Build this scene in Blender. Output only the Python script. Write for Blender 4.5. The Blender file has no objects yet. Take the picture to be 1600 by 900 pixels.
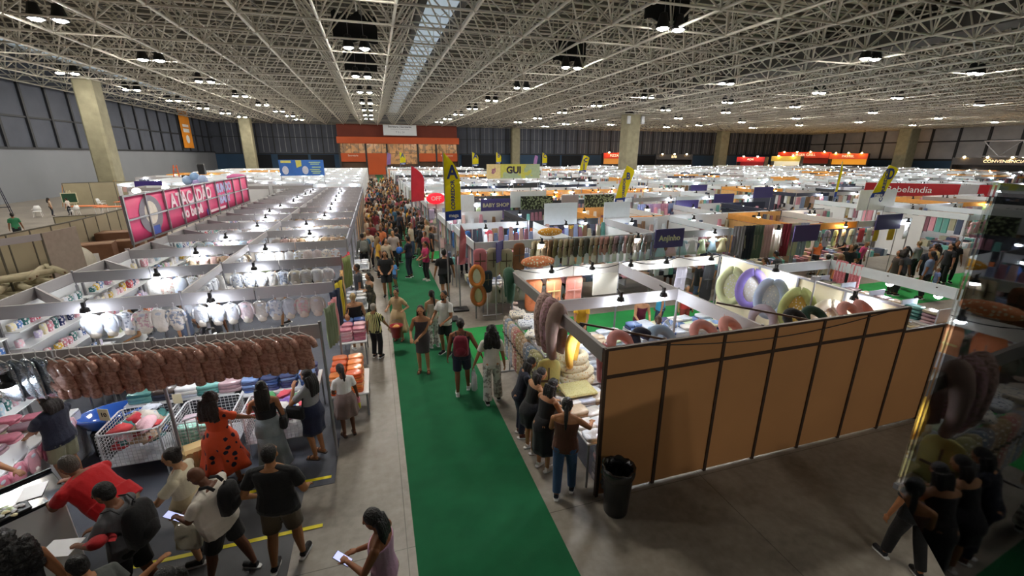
import bpy, bmesh, math, random
from mathutils import Vector, Matrix, Euler
R = math.radians
C = bpy.context.scene.collection
rnd = random.Random(7)

# ------------------------------------------------------------------ colours and materials
def srgb(h):
    h = h.lstrip('#')
    v = [int(h[i:i+2], 16)/255 for i in (0, 2, 4)]
    return tuple(x/12.92 if x <= .04045 else ((x+.055)/1.055)**2.4 for x in v) + (1,)

MATS = {}
def mat(name, col='#888888', rough=.7, metal=0, emit=0, coat=0, bump=0, bscale=40, var=.08, vscale=6,
        pattern=None, col2='#000000', pscale=10, trans=0, thru=0, alpha=1, spec=.5, ecol=None, sheen=0):
    """one procedural principled material; var = soft colour variation, pattern = printed design of the thing itself"""
    if name in MATS: return MATS[name]
    m = bpy.data.materials.new(name); m.use_nodes = True
    nt = m.node_tree; N = nt.nodes; L = nt.links
    b = N['Principled BSDF']
    b.inputs['Roughness'].default_value = rough
    b.inputs['Metallic'].default_value = metal
    b.inputs['Specular IOR Level'].default_value = spec
    b.inputs['Coat Weight'].default_value = coat
    b.inputs['Coat Roughness'].default_value = .12
    if trans: b.inputs['Transmission Weight'].default_value = trans
    if alpha < 1: b.inputs['Alpha'].default_value = alpha
    if sheen: b.inputs['Sheen Weight'].default_value = sheen
    base = srgb(col)
    tc = N.new('ShaderNodeTexCoord')
    src = None
    if pattern:
        mp = N.new('ShaderNodeMapping'); L.new(tc.outputs['Object'], mp.inputs['Vector'])
        mx = N.new('ShaderNodeMix'); mx.data_type = 'RGBA'
        mx.inputs['A'].default_value = base; mx.inputs['B'].default_value = srgb(col2)
        rp = N.new('ShaderNodeValToRGB'); rp.color_ramp.interpolation = 'CONSTANT'
        if pattern == 'stripes':
            w = N.new('ShaderNodeTexWave'); w.inputs['Scale'].default_value = pscale; w.inputs['Distortion'].default_value = .6
            w.bands_direction = 'X'
            L.new(mp.outputs[0], w.inputs['Vector']); L.new(w.outputs['Fac'], rp.inputs['Fac'])
            rp.color_ramp.elements[0].position = 0; rp.color_ramp.elements[1].position = .5
        elif pattern == 'hstripes':
            w = N.new('ShaderNodeTexWave'); w.inputs['Scale'].default_value = pscale; w.inputs['Distortion'].default_value = 1.0
            w.bands_direction = 'Z'
            L.new(mp.outputs[0], w.inputs['Vector']); L.new(w.outputs['Fac'], rp.inputs['Fac'])
            rp.color_ramp.elements[0].position = 0; rp.color_ramp.elements[1].position = .5
        elif pattern == 'dots':
            w = N.new('ShaderNodeTexVoronoi'); w.inputs['Scale'].default_value = pscale
            nz = N.new('ShaderNodeTexNoise'); nz.inputs['Scale'].default_value = pscale*2.5
            md = N.new('ShaderNodeMath'); md.operation = 'MULTIPLY_ADD'; md.inputs[1].default_value = .35
            L.new(mp.outputs[0], w.inputs['Vector']); L.new(mp.outputs[0], nz.inputs['Vector'])
            L.new(nz.outputs['Fac'], md.inputs[0]); L.new(w.outputs['Distance'], md.inputs[2])
            L.new(md.outputs[0], rp.inputs['Fac'])
            rp.color_ramp.elements[0].color = (1, 1, 1, 1); rp.color_ramp.elements[1].color = (0, 0, 0, 1)
            rp.color_ramp.elements[0].position = 0; rp.color_ramp.elements[1].position = .47
        elif pattern == 'blotch':
            w = N.new('ShaderNodeTexNoise'); w.inputs['Scale'].default_value = pscale; w.inputs['Detail'].default_value = 3
            L.new(mp.outputs[0], w.inputs['Vector']); L.new(w.outputs['Fac'], rp.inputs['Fac'])
            rp.color_ramp.elements[0].position = 0; rp.color_ramp.elements[1].position = .52
        L.new(rp.outputs['Color'], mx.inputs['Factor'])
        src = mx.outputs['Result']
    if var:
        n = N.new('ShaderNodeTexNoise'); n.inputs['Scale'].default_value = vscale; n.inputs['Detail'].default_value = 4
        L.new(tc.outputs['Object'], n.inputs['Vector'])
        mr = N.new('ShaderNodeMapRange'); mr.inputs['To Min'].default_value = 1-var; mr.inputs['To Max'].default_value = 1+var
        mr.inputs['From Min'].default_value = .3; mr.inputs['From Max'].default_value = .7
        L.new(n.outputs['Fac'], mr.inputs['Value'])
        hs = N.new('ShaderNodeHueSaturation'); L.new(mr.outputs[0], hs.inputs['Value'])
        if src: L.new(src, hs.inputs['Color'])
        else: hs.inputs['Color'].default_value = base
        src = hs.outputs['Color']
    if src: L.new(src, b.inputs['Base Color'])
    else: b.inputs['Base Color'].default_value = base
    if bump:
        n = N.new('ShaderNodeTexNoise'); n.inputs['Scale'].default_value = bscale; n.inputs['Detail'].default_value = 3
        L.new(tc.outputs['Object'], n.inputs['Vector'])
        bp = N.new('ShaderNodeBump'); bp.inputs['Strength'].default_value = bump; bp.inputs['Distance'].default_value = .02
        L.new(n.outputs['Fac'], bp.inputs['Height']); L.new(bp.outputs[0], b.inputs['Normal'])
    if emit:
        b.inputs['Emission Color'].default_value = srgb(ecol or col); b.inputs['Emission Strength'].default_value = emit
    if thru:
        tl = N.new('ShaderNodeBsdfTranslucent'); ms = N.new('ShaderNodeMixShader'); ms.inputs[0].default_value = thru
        tl.inputs[0].default_value = base
        L.new(b.outputs[0], ms.inputs[1]); L.new(tl.outputs[0], ms.inputs[2]); L.new(ms.outputs[0], N['Material Output'].inputs[0])
    MATS[name] = m
    return m

def cloth(col, **k):
    return mat('cloth_'+col.strip('#')+''.join('_%s_%s' % (a, str(b).strip('#')) for a, b in sorted(k.items())), col, rough=.85, bump=.25, bscale=30, sheen=.1, var=.06, **k)
def bagged(col, **k):
    return mat('bagged_'+col.strip('#')+''.join('_%s_%s' % (a, str(b).strip('#')) for a, b in sorted(k.items())), col, rough=.55, coat=.9, bump=.7, bscale=14, var=.1, **k)

# ------------------------------------------------------------------ mesh builder
class MB:
    def __init__(s): s.v = []; s.f = []; s.m = []; s.mi = 0; s.smooth = False; s.sm = []
    def add(s, vs, fs, M=None):
        o = len(s.v)
        if M is not None: vs = [M @ Vector(p) for p in vs]
        s.v += [tuple(p) for p in vs]; s.f += [tuple(i+o for i in f) for f in fs]
        s.m += [s.mi]*len(fs); s.sm += [s.smooth]*len(fs)
        return s
    def bb(s, x0, x1, y0, y1, z0, z1, M=None):
        return s.add([(x0,y0,z0),(x1,y0,z0),(x1,y1,z0),(x0,y1,z0),(x0,y0,z1),(x1,y0,z1),(x1,y1,z1),(x0,y1,z1)],
                     [(0,3,2,1),(4,5,6,7),(0,1,5,4),(1,2,6,5),(2,3,7,6),(3,0,4,7)], M)
    def bx(s, cx, cy, cz, sx, sy, sz, rz=0, M=None):
        T = Matrix.Translation((cx,cy,cz)) @ Matrix.Rotation(rz, 4, 'Z')
        if M is not None: T = M @ T
        return s.bb(-sx/2, sx/2, -sy/2, sy/2, -sz/2, sz/2, T)
    def rb(s, x0, x1, y0, y1, z0, z1, b=.01, M=None):
        """box with bevelled vertical and horizontal edges"""
        ring = lambda i, z: [(x0+i,y0+b,z),(x0+b,y0+i,z),(x1-b,y0+i,z),(x1-i,y0+b,z),(x1-i,y1-b,z),(x1-b,y1-i,z),(x0+b,y1-i,z),(x0+i,y1-b,z)]
        return s.rings([ring(b, z0), ring(0, z0+b), ring(0, z1-b), ring(b, z1)], M=M)
    def rings(s, rr, cap=True, closed=True, M=None):
        n = len(rr[0]); vs = [p for r in rr for p in r]; fs = []
        for i in range(len(rr)-1):
            for j in range(n if closed else n-1):
                k = (j+1) % n
                fs.append((i*n+j, i*n+k, (i+1)*n+k, (i+1)*n+j))
        if cap and closed:
            fs.append(tuple(range(n-1, -1, -1))); fs.append(tuple((len(rr)-1)*n+j for j in range(n)))
        return s.add(vs, fs, M)
    def bar(s, p, q, r=.02, r2=None, n=6, M=None):
        p, q = Vector(p), Vector(q); r2 = r if r2 is None else r2
        d = (q-p); 
        if d.length < 1e-6: return s
        d.normalize(); a = d.orthogonal().normalized(); b = d.cross(a)
        f = lambda c, rr: [tuple(c + (a*math.cos(2*math.pi*i/n) + b*math.sin(2*math.pi*i/n))*rr) for i in range(n)]
        return s.rings([f(p, r), f(q, r2)], M=M)
    def path(s, pts, r=.02, n=6, rad=None, M=None, flat=1):
        pts = [Vector(p) for p in pts]; rr = []
        a = None
        for i, p in enumerate(pts):
            d = (pts[min(i+1, len(pts)-1)] - pts[max(i-1, 0)]).normalized()
            if a is None: a = d.orthogonal().normalized()
            a = (a - d*a.dot(d)); a = a.normalized() if a.length > 1e-5 else d.orthogonal().normalized()
            b = d.cross(a); q = rad[i] if rad else r
            rr.append([tuple(p + (a*math.cos(2*math.pi*j/n) + b*math.sin(2*math.pi*j/n)*flat)*q) for j in range(n)])
        return s.rings(rr, M=M)
    def lathe(s, prof, n=16, M=None, cap=True):
        return s.rings([[(r*math.cos(2*math.pi*j/n), r*math.sin(2*math.pi*j/n), z) for j in range(n)] for r, z in prof], cap=cap, M=M)
    def ell(s, c, r, n=10, m=7, M=None):
        prof = []
        T = Matrix.Translation(c) @ Matrix.Diagonal((r[0], r[1], r[2], 1))
        if M is not None: T = M @ T
        for i in range(m+1):
            t = math.pi*i/m; prof.append((max(math.sin(t), .02), -math.cos(t)))
        return s.lathe(prof, n, T)
    def prism(s, poly, z0, z1, M=None):
        n = len(poly)
        return s.rings([[(x, y, z0) for x, y in poly], [(x, y, z1) for x, y in poly]], M=M)
    def build(s, name, ms, parent=None, loc=None):
        me = bpy.data.meshes.new(name)
        me.from_pydata(s.v, [], s.f); me.update()
        if not isinstance(ms, (list, tuple)): ms = [ms]
        for m in ms: me.materials.append(m)
        if len(ms) > 1: me.polygons.foreach_set('material_index', s.m)
        if any(s.sm): me.polygons.foreach_set('use_smooth', s.sm)
        o = bpy.data.objects.new(name, me); C.objects.link(o)
        if parent is not None: o.parent = parent
        if loc is not None: o.location = loc
        return o

def tag(o, label=None, cat=None, group=None, kind=None):
    if label: o['label'] = label
    if cat: o['category'] = cat
    if group: o['group'] = group
    if kind: o['kind'] = kind
    return o
def thing(name, label, cat, loc=(0,0,0), rz=0, group=None):
    o = bpy.data.objects.new(name, None); C.objects.link(o); o.empty_display_size = .1
    o.location = loc; o.rotation_euler = (0, 0, rz)
    return tag(o, label, cat, group)
def struct(name, mb, m):
    return tag(mb.build(name, m), kind='structure')
def shifted(mb, loc):
    x, y, z = loc; mb.v = [(a-x, b-y, c-z) for a, b, c in mb.v]; return mb
def single(name, mb, m, label, cat, loc=None, group=None):
    """a thing that is one mesh, built in world coordinates; its origin is put at loc"""
    if loc is not None: shifted(mb, loc)
    return tag(mb.build(name, m, loc=loc), label, cat, group)
def setmat(o, m, slot=0):
    if len(o.material_slots) > slot:
        o.material_slots[slot].link = 'OBJECT'; o.material_slots[slot].material = m
def dup(o, loc=None, rz=None, label=None, group=None, mats=None, scale=None, rot=None):
    """copy of a thing with copies of its parts; mats = {part name: material}"""
    c = o.copy(); C.objects.link(c)
    if loc is not None: c.location = loc
    if rz is not None: c.rotation_euler = (0, 0, rz)
    if rot is not None: c.rotation_euler = rot
    if scale is not None: c.scale = scale if not isinstance(scale, (int, float)) else (scale,)*3
    if label: c['label'] = label
    if group: c['group'] = group
    if mats and '' in mats and c.type == 'MESH': setmat(c, mats[''])
    for ch in list(KIDS(o)):
        d = ch.copy(); C.objects.link(d); d.parent = c
        if mats:
            k = ch.name.split('.')[0]
            if k in mats: setmat(d, mats[k])
        for g in list(KIDS(ch)):
            e = g.copy(); C.objects.link(e); e.parent = d
            if mats:
                k = g.name.split('.')[0]
                if k in mats: setmat(e, mats[k])
    return c
_kc = {}
def KIDS(o):
    k = o.name
    if k not in _kc: _kc[k] = list(o.children)
    return _kc[k]
USED = set()
def first(t):
    """True the first time a template is used: then the template itself is placed"""
    if t.name in USED: return False
    USED.add(t.name); return True
def place(t, loc, rz=0, label=None, group=None, mats=None, scale=None, rot=None):
    """put one more of a template into the scene; the first call moves the template itself"""
    if first(t):
        t['tmpl'] = 1; KIDS(t)
        for ch in KIDS(t): KIDS(ch)
        FIRSTS.append((t, loc, rz, label, group, mats, scale, rot)); return None
    return dup(t, loc, rz if rot is None else None, label, group, mats, scale, rot)
FIRSTS = []
def settle():
    """move the templates to their first place (after every copy has been made)"""
    for t, loc, rz, label, group, mats, scale, rot in FIRSTS:
        t.location = loc; t.rotation_euler = rot if rot is not None else (0, 0, rz)
        if scale is not None: t.scale = scale if not isinstance(scale, (int, float)) else (scale,)*3
        if label: t['label'] = label
        if group: t['group'] = group
        if 'tmpl' in t: del t['tmpl']
        if mats:
            if '' in mats and t.type == 'MESH': setmat(t, mats[''])
            for ch in KIDS(t):
                k = ch.name.split('.')[0]
                if k in mats: setmat(ch, mats[k])
                for g in KIDS(ch):
                    k = g.name.split('.')[0]
                    if k in mats: setmat(g, mats[k])
def text(name, body, size, m, parent, loc, rot=(R(90), 0, 0), ext=.004, align='CENTER', wide=1, bold=0):
    """lettering as a mesh"""
    cu = bpy.data.curves.new(name, 'FONT'); cu.body = body; cu.size = size; cu.extrude = ext; cu.offset = bold
    cu.align_x = align; cu.align_y = 'CENTER'; cu.resolution_u = 3
    o = bpy.data.objects.new(name, cu); C.objects.link(o)
    TEXTS.append((o, m, parent, loc, rot, wide)); return o
TEXTS = []
def bake_texts():
    bpy.context.view_layer.update(); dg = bpy.context.evaluated_depsgraph_get()
    for o, m, parent, loc, rot, wide in TEXTS:
        me = bpy.data.meshes.new_from_object(o.evaluated_get(dg)); me.materials.clear(); me.materials.append(m)
        nm = o.name; bpy.data.objects.remove(o)
        n = bpy.data.objects.new('lettering', me); C.objects.link(n); n.parent = parent
        n.location = loc; n.rotation_euler = rot; n.scale = (wide, 1, 1)

# ------------------------------------------------------------------ common materials
STEEL = mat('aluminium_frame', '#9a9a9e', rough=.38, metal=.6, var=.05)
FASCIA = mat('grey_fascia', '#a9a6a8', rough=.5, var=.05, vscale=2)
PANEL = mat('white_panel', '#e6e8ea', rough=.5, var=.03, vscale=1.5)
PANELC = mat('cream_panel', '#e9ddbb', rough=.5, var=.03, vscale=1.5)
DPANEL = mat('dark_seam', '#33302e', rough=.6, var=.05)
BLACK = mat('black_plastic', '#101012', rough=.45, var=.1)
WHITEP = mat('white_plastic', '#eeeeee', rough=.4, var=.03)
WIRE = mat('white_wire', '#dcdee2', rough=.35, metal=.2, var=.03)
LED = mat('led_face', '#f2f7ff', emit=170, ecol='#eef5ff', var=0)
LEDW = mat('warm_led_face', '#ffe0a8', emit=170, ecol='#ffc878', var=0)
LAMP = mat('high_bay_lamp_face', '#ffffff', emit=330, ecol='#fdf6ea', var=0)

OW = 'first second third fourth fifth sixth seventh eighth ninth tenth eleventh twelfth thirteenth fourteenth fifteenth sixteenth seventeenth eighteenth nineteenth twentieth'.split()
def nth(k): return OW[k] if k < 20 else 'twenty-'+OW[k-20] if k < 29 else ['thirtieth','thirty-first','thirty-second','thirty-third','thirty-fourth','thirty-fifth','thirty-sixth'][k-29]
# ------------------------------------------------------------------ the hall
XL, XR, YF, YB = -36.0, 150.0, -24.0, 124.0
ZC = 12.1
def hall():
    # floor
    m = mat('polished_concrete', '#827a70', rough=.42, var=0)
    nt = m.node_tree; N = nt.nodes; L = nt.links; b = N['Principled BSDF']
    tc = N.new('ShaderNodeTexCoord')
    n1 = N.new('ShaderNodeTexNoise'); n1.inputs['Scale'].default_value = .6; n1.inputs['Detail'].default_value = 8; n1.inputs['Roughness'].default_value = .65
    n2 = N.new('ShaderNodeTexNoise'); n2.inputs['Scale'].default_value = 9; n2.inputs['Detail'].default_value = 5
    cr = N.new('ShaderNodeValToRGB'); cr.color_ramp.elements[0].position = .3; cr.color_ramp.elements[1].position = .72
    cr.color_ramp.elements[0].color = srgb('#6f685f'); cr.color_ramp.elements[1].color = srgb('#a0988c')
    L.new(tc.outputs['Object'], n1.inputs['Vector']); L.new(tc.outputs['Object'], n2.inputs['Vector'])
    ad = N.new('ShaderNodeMath'); ad.operation = 'MULTIPLY_ADD'; ad.inputs[1].default_value = .35
    L.new(n2.outputs['Fac'], ad.inputs[0]); 
    sb = N.new('ShaderNodeMath'); sb.operation = 'SUBTRACT'; sb.inputs[1].default_value = .17
    L.new(n1.outputs['Fac'], ad.inputs[2]); L.new(ad.outputs[0], sb.inputs[0]); L.new(sb.outputs[0], cr.inputs['Fac'])
    br = N.new('ShaderNodeTexBrick'); br.inputs['Scale'].default_value = .2; br.offset = 0
    br.inputs['Brick Width'].default_value = .9; br.inputs['Row Height'].default_value = .9; br.inputs['Mortar Size'].default_value = .0012
    br.inputs['Color1'].default_value = br.inputs['Color2'].default_value = (1,1,1,1); br.inputs['Mortar'].default_value = (.45,.43,.4,1)
    L.new(tc.outputs['Object'], br.inputs['Vector'])
    mx = N.new('ShaderNodeMix'); mx.data_type = 'RGBA'; mx.blend_type = 'MULTIPLY'; mx.inputs['Factor'].default_value = 1
    L.new(cr.outputs['Color'], mx.inputs['A']); L.new(br.outputs['Color'], mx.inputs['B'])
    L.new(mx.outputs['Result'], b.inputs['Base Color'])
    rr = N.new('ShaderNodeMapRange'); rr.inputs['To Min'].default_value = .28; rr.inputs['To Max'].default_value = .55
    L.new(n1.outputs['Fac'], rr.inputs['Value']); L.new(rr.outputs[0], b.inputs['Roughness'])
    struct('floor', MB().bb(XL, XR, YF, YB, -.2, 0), m)
    # carpets
    g = mat('green_carpet', '#12683f', rough=.95, bump=.5, bscale=220, var=.12, vscale=2.2)
    for lab, (x0, x1, y0, y1) in {
        'long green carpet runner down the main aisle': (.1, 1.95, -2, 118),
        'green carpet of the first cross aisle, branching right from the main runner': (1.95, 34, 9.25, 11.5),
        'green carpet of the second cross aisle behind the nursing pillow stall': (1.95, 60, 20.6, 22.4),
        'green carpet of the third, distant cross aisle': (1.95, 70, 33.2, 35)}.items():
        tag(MB().bb(x0, x1, y0, y1, .001, .008).build('carpet_runner', g if 'runner down' in lab else mat('lit_green_carpet', '#24994a', rough=.95, bump=.5, bscale=220, var=.1, vscale=2)), lab, 'carpet')  # cross aisles get a lighter copy of the green, their lighting painted in
    gc = mat('grey_carpet', '#5d6069', rough=.95, bump=.4, bscale=200, var=.12, vscale=2)
    tag(MB().bb(-6.4, -.98, 6.0, 38, 0, .006).build('stall_carpet', gc), 'dark grey carpet under the left block of stalls', 'carpet')
    tag(MB().bb(2.85, 8.3, 4.66, 8.7, 0, .006).build('stall_carpet', gc), 'grey carpet inside the brown walled stall', 'carpet')
    tag(MB().bb(-7, -1.4, -1, 6.0, 0, .005).build('stall_carpet', mat('queue_carpet', '#5f6062', rough=.95, bump=.4, bscale=200, var=.14, vscale=2)), 'worn grey carpet of the queue area crossed by yellow tape', 'carpet')
    ty = mat('yellow_tape', '#f0e21a', rough=.5, var=.05)
    for i, (y, x0, x1, n) in enumerate(((6.16, -2.3, -1.04, 'farther'), (5.2, -4.0, -1.07, 'nearer'), (4.25, -3.4, -1.1, 'nearest'))):
        tag(MB().bb(x0, x1, y-.03, y+.03, .006, .009).build('floor_tape', ty), '%s of the strips of yellow tape on the queue floor' % n, 'tape')
    # walls
    wd = mat('dark_curtain_wall', '#4c515d', rough=.75, var=.12, vscale=.5)
    wl = mat('painted_wall_band', '#7d8188', rough=.8, var=.04, vscale=.3)
    wb = mat('blue_wall_band', '#2c4a66', rough=.7, var=.1, vscale=.4)
    wk = mat('dark_opening', '#15181f', rough=.8, var=.1)
    fr = mat('wall_mullion', '#23262b', rough=.6, var=.05)
    fl = mat('bright_mullion', '#b9bcc2', rough=.5, var=.05)
    struct('wall_left', MB().bb(XL-.4, XL, YF, YB, 0, 17), [wd])
    struct('trim_1', MB().bb(XL, XL+.12, YF, YB, 0, 5.4), [wl])
    w = MB()
    y = YF+2
    while y < YB:
        w.bb(XL, XL+.22, y-.16, y+.16, 5.4, 13); y += 4.1
    w.bb(XL, XL+.2, YF, YB, 5.3, 5.55); w.bb(XL, XL+.16, YF, YB, 8.6, 8.8)
    struct('trim_2', w, fr)
    struct('wall_back', MB().bb(XL, XR, YB, YB+.4, 0, 17), wd)
    struct('wall_right', MB().bb(XR, XR+.4, YF, YB, 0, 17), mat('right_wall_sheet', '#a4a4a8', rough=.75, var=.14, vscale=.3))
    struct('wall_front', MB().bb(XL, XR, YF-.4, YF, 0, 17), wd)
    w = MB(); w2 = MB()
    x = XL+2
    while x < XR:
        if not (-9 < x < 23):
            w.bb(x-.12, x+.12, YB-.2, YB, 5.2, 13)
            for k in (1.2, 2.5): w2.bb(x+k-.06, x+k+.06, YB-.12, YB, 5.5, 12.6)
        x += 3.7
    w.bb(XL, -8.3, YB-.22, YB, 5.0, 5.25); w.bb(22.2, XR, YB-.22, YB, 5.0, 5.25)
    w.bb(XL, -8.3, YB-.2, YB, 8.9, 9.05); w.bb(22.2, XR, YB-.2, YB, 8.9, 9.05)
    struct('trim_3', w, fr); struct('trim_4', w2, mat('grey_mullion', '#85898f', rough=.6, var=.05))
    w = MB().bb(XL, -8.3, YB-.1, YB, 0, 5.0).bb(22.2, XR, YB-.1, YB, 0, 5.0)
    struct('trim_5', w, wb)
    w = MB()
    for x0, x1 in ((-27, -24), (-22.5, -15.6), (-15, -9.5), (23.5, 35), (47, 53), (53.6, 60), (70, 98)): w.bb(x0, x1, YB-.3, YB-.1, 0, 4.9)
    struct('door_1', w, wk)
    w = MB(); y = YF
    while y < YB:
        w.bb(XR-.3, XR, y-.25, y+.25, 4.2, 13.2); y += 6.2
    w.bb(XR-.25, XR, YF, YB, 8.6, 8.9); w.bb(XR-.3, XR, YF, YB, 3.7, 4.2)
    struct('trim_6', w, fr)
    struct('trim_7', MB().bb(XR-.2, XR, YF, YB, 0, 3.7), wb)
    # columns
    cm = mat('board_marked_concrete', '#8f8a72', rough=.85, bump=.4, bscale=8, var=.16, vscale=1.2)
    def col(x, y, w, d, lab):
        t = thing('concrete_column', lab, 'column', (x, y, 0))
        z = [0, ZC+.2]
        c = .18
        rg = lambda q, zz: [(-w+c,-d,zz),(w-c,-d,zz),(w,-d+c,zz),(w,d-c,zz),(w-c,d,zz),(-w+c,d,zz),(-w,d-c,zz),(-w,-d+c,zz)]
        MB().rings([rg(0, 0), rg(0, ZC-.3), rg(0, ZC+.1)]).build('shaft', cm, t)
        MB().bb(-w*.6, w*.6, -d*.6, d*.6, ZC+.1, ZC+.9).build('bearing', BLACK, t)
        return t
    col(-27.6, 59.5, .85, 1.0, 'broad concrete column standing before the left wall')
    col(-25.3, 110, 1.1, 1.0, 'small distant concrete column at the far left, near the back wall')
    t = col(46.6, 76, 1.25, 1.5, 'tall concrete column rising from the middle of the hall')
    for s in (-1, 1): MB().rb(s*1.45-.3, s*1.45+.3, -1.9, -1.5, ZC-1.7, ZC-.35, .05).build('loudspeaker', mat('pale_speaker', '#c9ccd0', rough=.5), t)
    col(38.5, 122, 1.2, .8, 'distant concrete column against the back wall, right of the orange offices')
    col(104, 116, 1.6, 1.2, 'dark distant concrete column near the far right corner of the hall')
    t = col(141, 88, 1.8, 1.6, 'concrete column before the right wall behind the D flag')
    # roof deck
    dk = mat('roof_deck', '#cdc7b0', rough=.85, var=.18, vscale=.25)
    w = MB().bb(XL-1, XR+1, YF-1, YB+1, 16.6, 16.9)
    struct('ceiling', w, dk)
    w = MB()
    y = YF
    while y < YB: w.bb(XL, XR, y-.05, y+.05, 16.35, 16.6); y += 1.36
    x = XL
    while x < XR: w.bb(x-.08, x+.08, YF, YB, 16.15, 16.35); x += 4.0
    struct('trim_8', w, mat('purlin_dark', '#6e6b64', rough=.7))
    # space frame
    sf = mat('space_frame_tube', '#d6d2c6', rough=.5, metal=.15, var=.14, vscale=.5)
    low, up, dg = MB(), MB(), MB()
    S = 4.05; X0 = 1.75-9*S; Y0 = 1.2
    nx = int((XR-X0)/S)+1; ny = int((YB-Y0)/S)+1; ZU = 14.95
    def vis(x, y): return y > -2 and (x-0)*math.cos(R(17)) - y*math.sin(R(17)) > -1.35*(x*math.sin(R(17))+y*math.cos(R(17)))-8 and (x*math.cos(R(17))-y*math.sin(R(17))) < 1.35*(x*math.sin(R(17))+y*math.cos(R(17)))+8
    P = lambda i, j: (X0+i*S, Y0+j*S)
    for i in range(nx):
        for j in range(ny):
            x, y = P(i, j)
            if not vis(x, y): continue
            far = math.hypot(x, y) > 60; n = 4 if far else 6
            if i < nx-1: low.bar((x,y,ZC), (x+S,y,ZC), .062, n=n)
            if j < ny-1: low.bar((x,y,ZC), (x,y+S,ZC), .085, n=n)
            low.bx(x, y, ZC, .24, .24, .2)
            u = [(x+a*S/2, y+b*S/2, ZU) for a in (-1, 1) for b in (-1, 1)]
            for q in u: dg.bar((x,y,ZC), q, .055, n=n)
            q = u[3]
            up.bar(q, (q[0]+S, q[1], ZU), .06, n=n); up.bar(q, (q[0], q[1]+S, ZU), .06, n=n)
            up.bar(q, (q[0], q[1], 16.2), .05, n=4)
            if not far:
                # secondary half-height lattice seen between the main tubes
                dg.bar((x,y,ZC), (x,y,ZU), .035, n=4)
                dg.bar((x, y, ZU), (x+S/2, y, 16.2), .035, n=4); dg.bar((x, y, ZU), (x-S/2, y, 16.2), .035, n=4)
            up.bar((x-S/2,y,ZU), (x+S/2,y,ZU), .045, n=4)
    low.smooth = False
    struct('trim_9', low, sf); struct('trim_10', up, sf); struct('trim_11', dg, sf)
    # skylight monitors running down the hall
    sk = mat('skylight_panel', '#b4c3cc', rough=.5, var=.05, vscale=.3, emit=.3, ecol='#cfe2f2')
    ds = mat('duct_side', '#4a4844', rough=.7, var=.1, vscale=.4)
    for k, x in enumerate((5.75, 46, -33)):
        w = MB().bb(x-1.7, x-1.2, YF, YB, 15.1, 16.5).bb(x+1.2, x+1.5, YF, YB, 15.1, 16.5); struct('trim_%d' % (12+2*k), w, ds)
        w = MB(); y = YF
        while y < YB: w.bb(x-1.1, x+1.1, y+.1, y+1.85, 15.3, 15.36); y += 2.03
        tag(w.build('window_%d' % (k+1), sk), kind='structure')
    # cable tray / duct at the right
    struct('trim_20', MB().bb(41.2, 43.6, YF, YB, 13.4, 14.9), ds)
    # high bay lamps
    LP = [(-16.74,33.98),(-16.27,45.1),(-15.91,56.0),(-15.67,67.92),(-15.31,78.5),(-14.85,88.64),(-14.59,97.71),(-14.39,107.3),(-26.55,54.55),(-26.25,65.52),(-25.92,76.24),(-25.64,86.77),(-24.92,95.74),(-24.29,104.04),(-0.46,35.8),(-0.39,47.82),(-0.29,59.19),(-0.3,70.9),(-0.24,81.43),(-0.24,91.39),(-0.2,100.67),(17.56,25.04),(16.9,37.64),(16.48,49.97),(16.2,62.25),(15.99,73.82),(15.66,84.6),(15.35,95.33),(14.95,104.78),(34.49,52.66),(32.77,63.34),(32.24,75.11),(32.41,87.8),(31.79,98.94),(35.72,40.43),(48.29,53.91),(59.05,66.03),(46.59,65.65),(59.0,78.67),(45.4,90.32),(44.42,100.98),(43.24,111.29),(55.49,99.42),(78.6,82.68),(76.85,94.32),(73.93,103.17),(96.72,97.92),(37.36,27.34),(52.77,28.83),(51.39,42.76),(65.22,43.16),(85.03,44.98),(62.19,55.33),(82.7,58.03),(106.74,62.28),(129.69,64.94),(102.45,74.4),(124.6,77.54),(80.85,71.17),(99.51,86.36),(-17,22),(-27,43),(-.4,23.5),(17.5,13),(-.5,12),(-17,11),(36,14),(2,-14),(17.5,-14)]  # final pair hangs unseen behind the viewer, added to light the brown wall
    t0 = thing('high_bay_light', 'x', 'ceiling light')
    w = MB(); w.bar((-.75,0,.1), (.75,0,.1), .04); w.bar((-.5,0,.1), (-.5,0,2.6), .02, n=4); w.bar((.5,0,.1), (.5,0,2.6), .02, n=4)
    w.build('hanger_frame', STEEL, t0)
    for s in (-.55, .55):
        h = MB().lathe([(.1,.75),(.22,.7),(.3,.35),(.42,-.05),(.42,-.1),(.36,-.1),(.3,.1)], 14, Matrix.Translation((s,0,0))).build('reflector_housing', BLACK, t0)
        d = MB(); d.smooth = True; d.lathe([(.3,-.08),(.27,-.14),(.17,-.19),(.02,-.21)], 12, Matrix.Translation((s,0,0))); d.build('lamp_face', LAMP, h)
    for i, (x, y) in enumerate(LP):
        place(t0, (x, y, 12.1), 0, 'twin high bay floodlight hanging black under the space frame roof', 'high bay lights under the roof')
    # blackout baffles above the two lamps over the aisle
    bf = mat('black_baffle', '#0b0b0d', rough=.9)
    for lab, (x, y) in {'black drape hung over the nearest light of the row above the main aisle': (-.46, 35.8), 'black drape hung over the second light of the row above the main aisle': (-.39, 47.8), 'black drape hung over the second light of the row right of the aisle': (16.9, 37.6), 'black drape hung over the nearest light right of the main aisle': (17.56, 25.0)}.items():
        w = MB(); pts = [(-1.5+3*i/12, .55+.25*math.sin(i*1.9)) for i in range(13)]
        w.rings([[(a, .5, 12.55-y*0+.1*math.sin(i)) , (a, .62, 12.55+.1*math.sin(i)), (a, .62, 14.3+.2*math.sin(i*2.1)), (a, .5, 14.3+.2*math.sin(i*2.1))] for i, (a, _) in enumerate(pts)])
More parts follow.
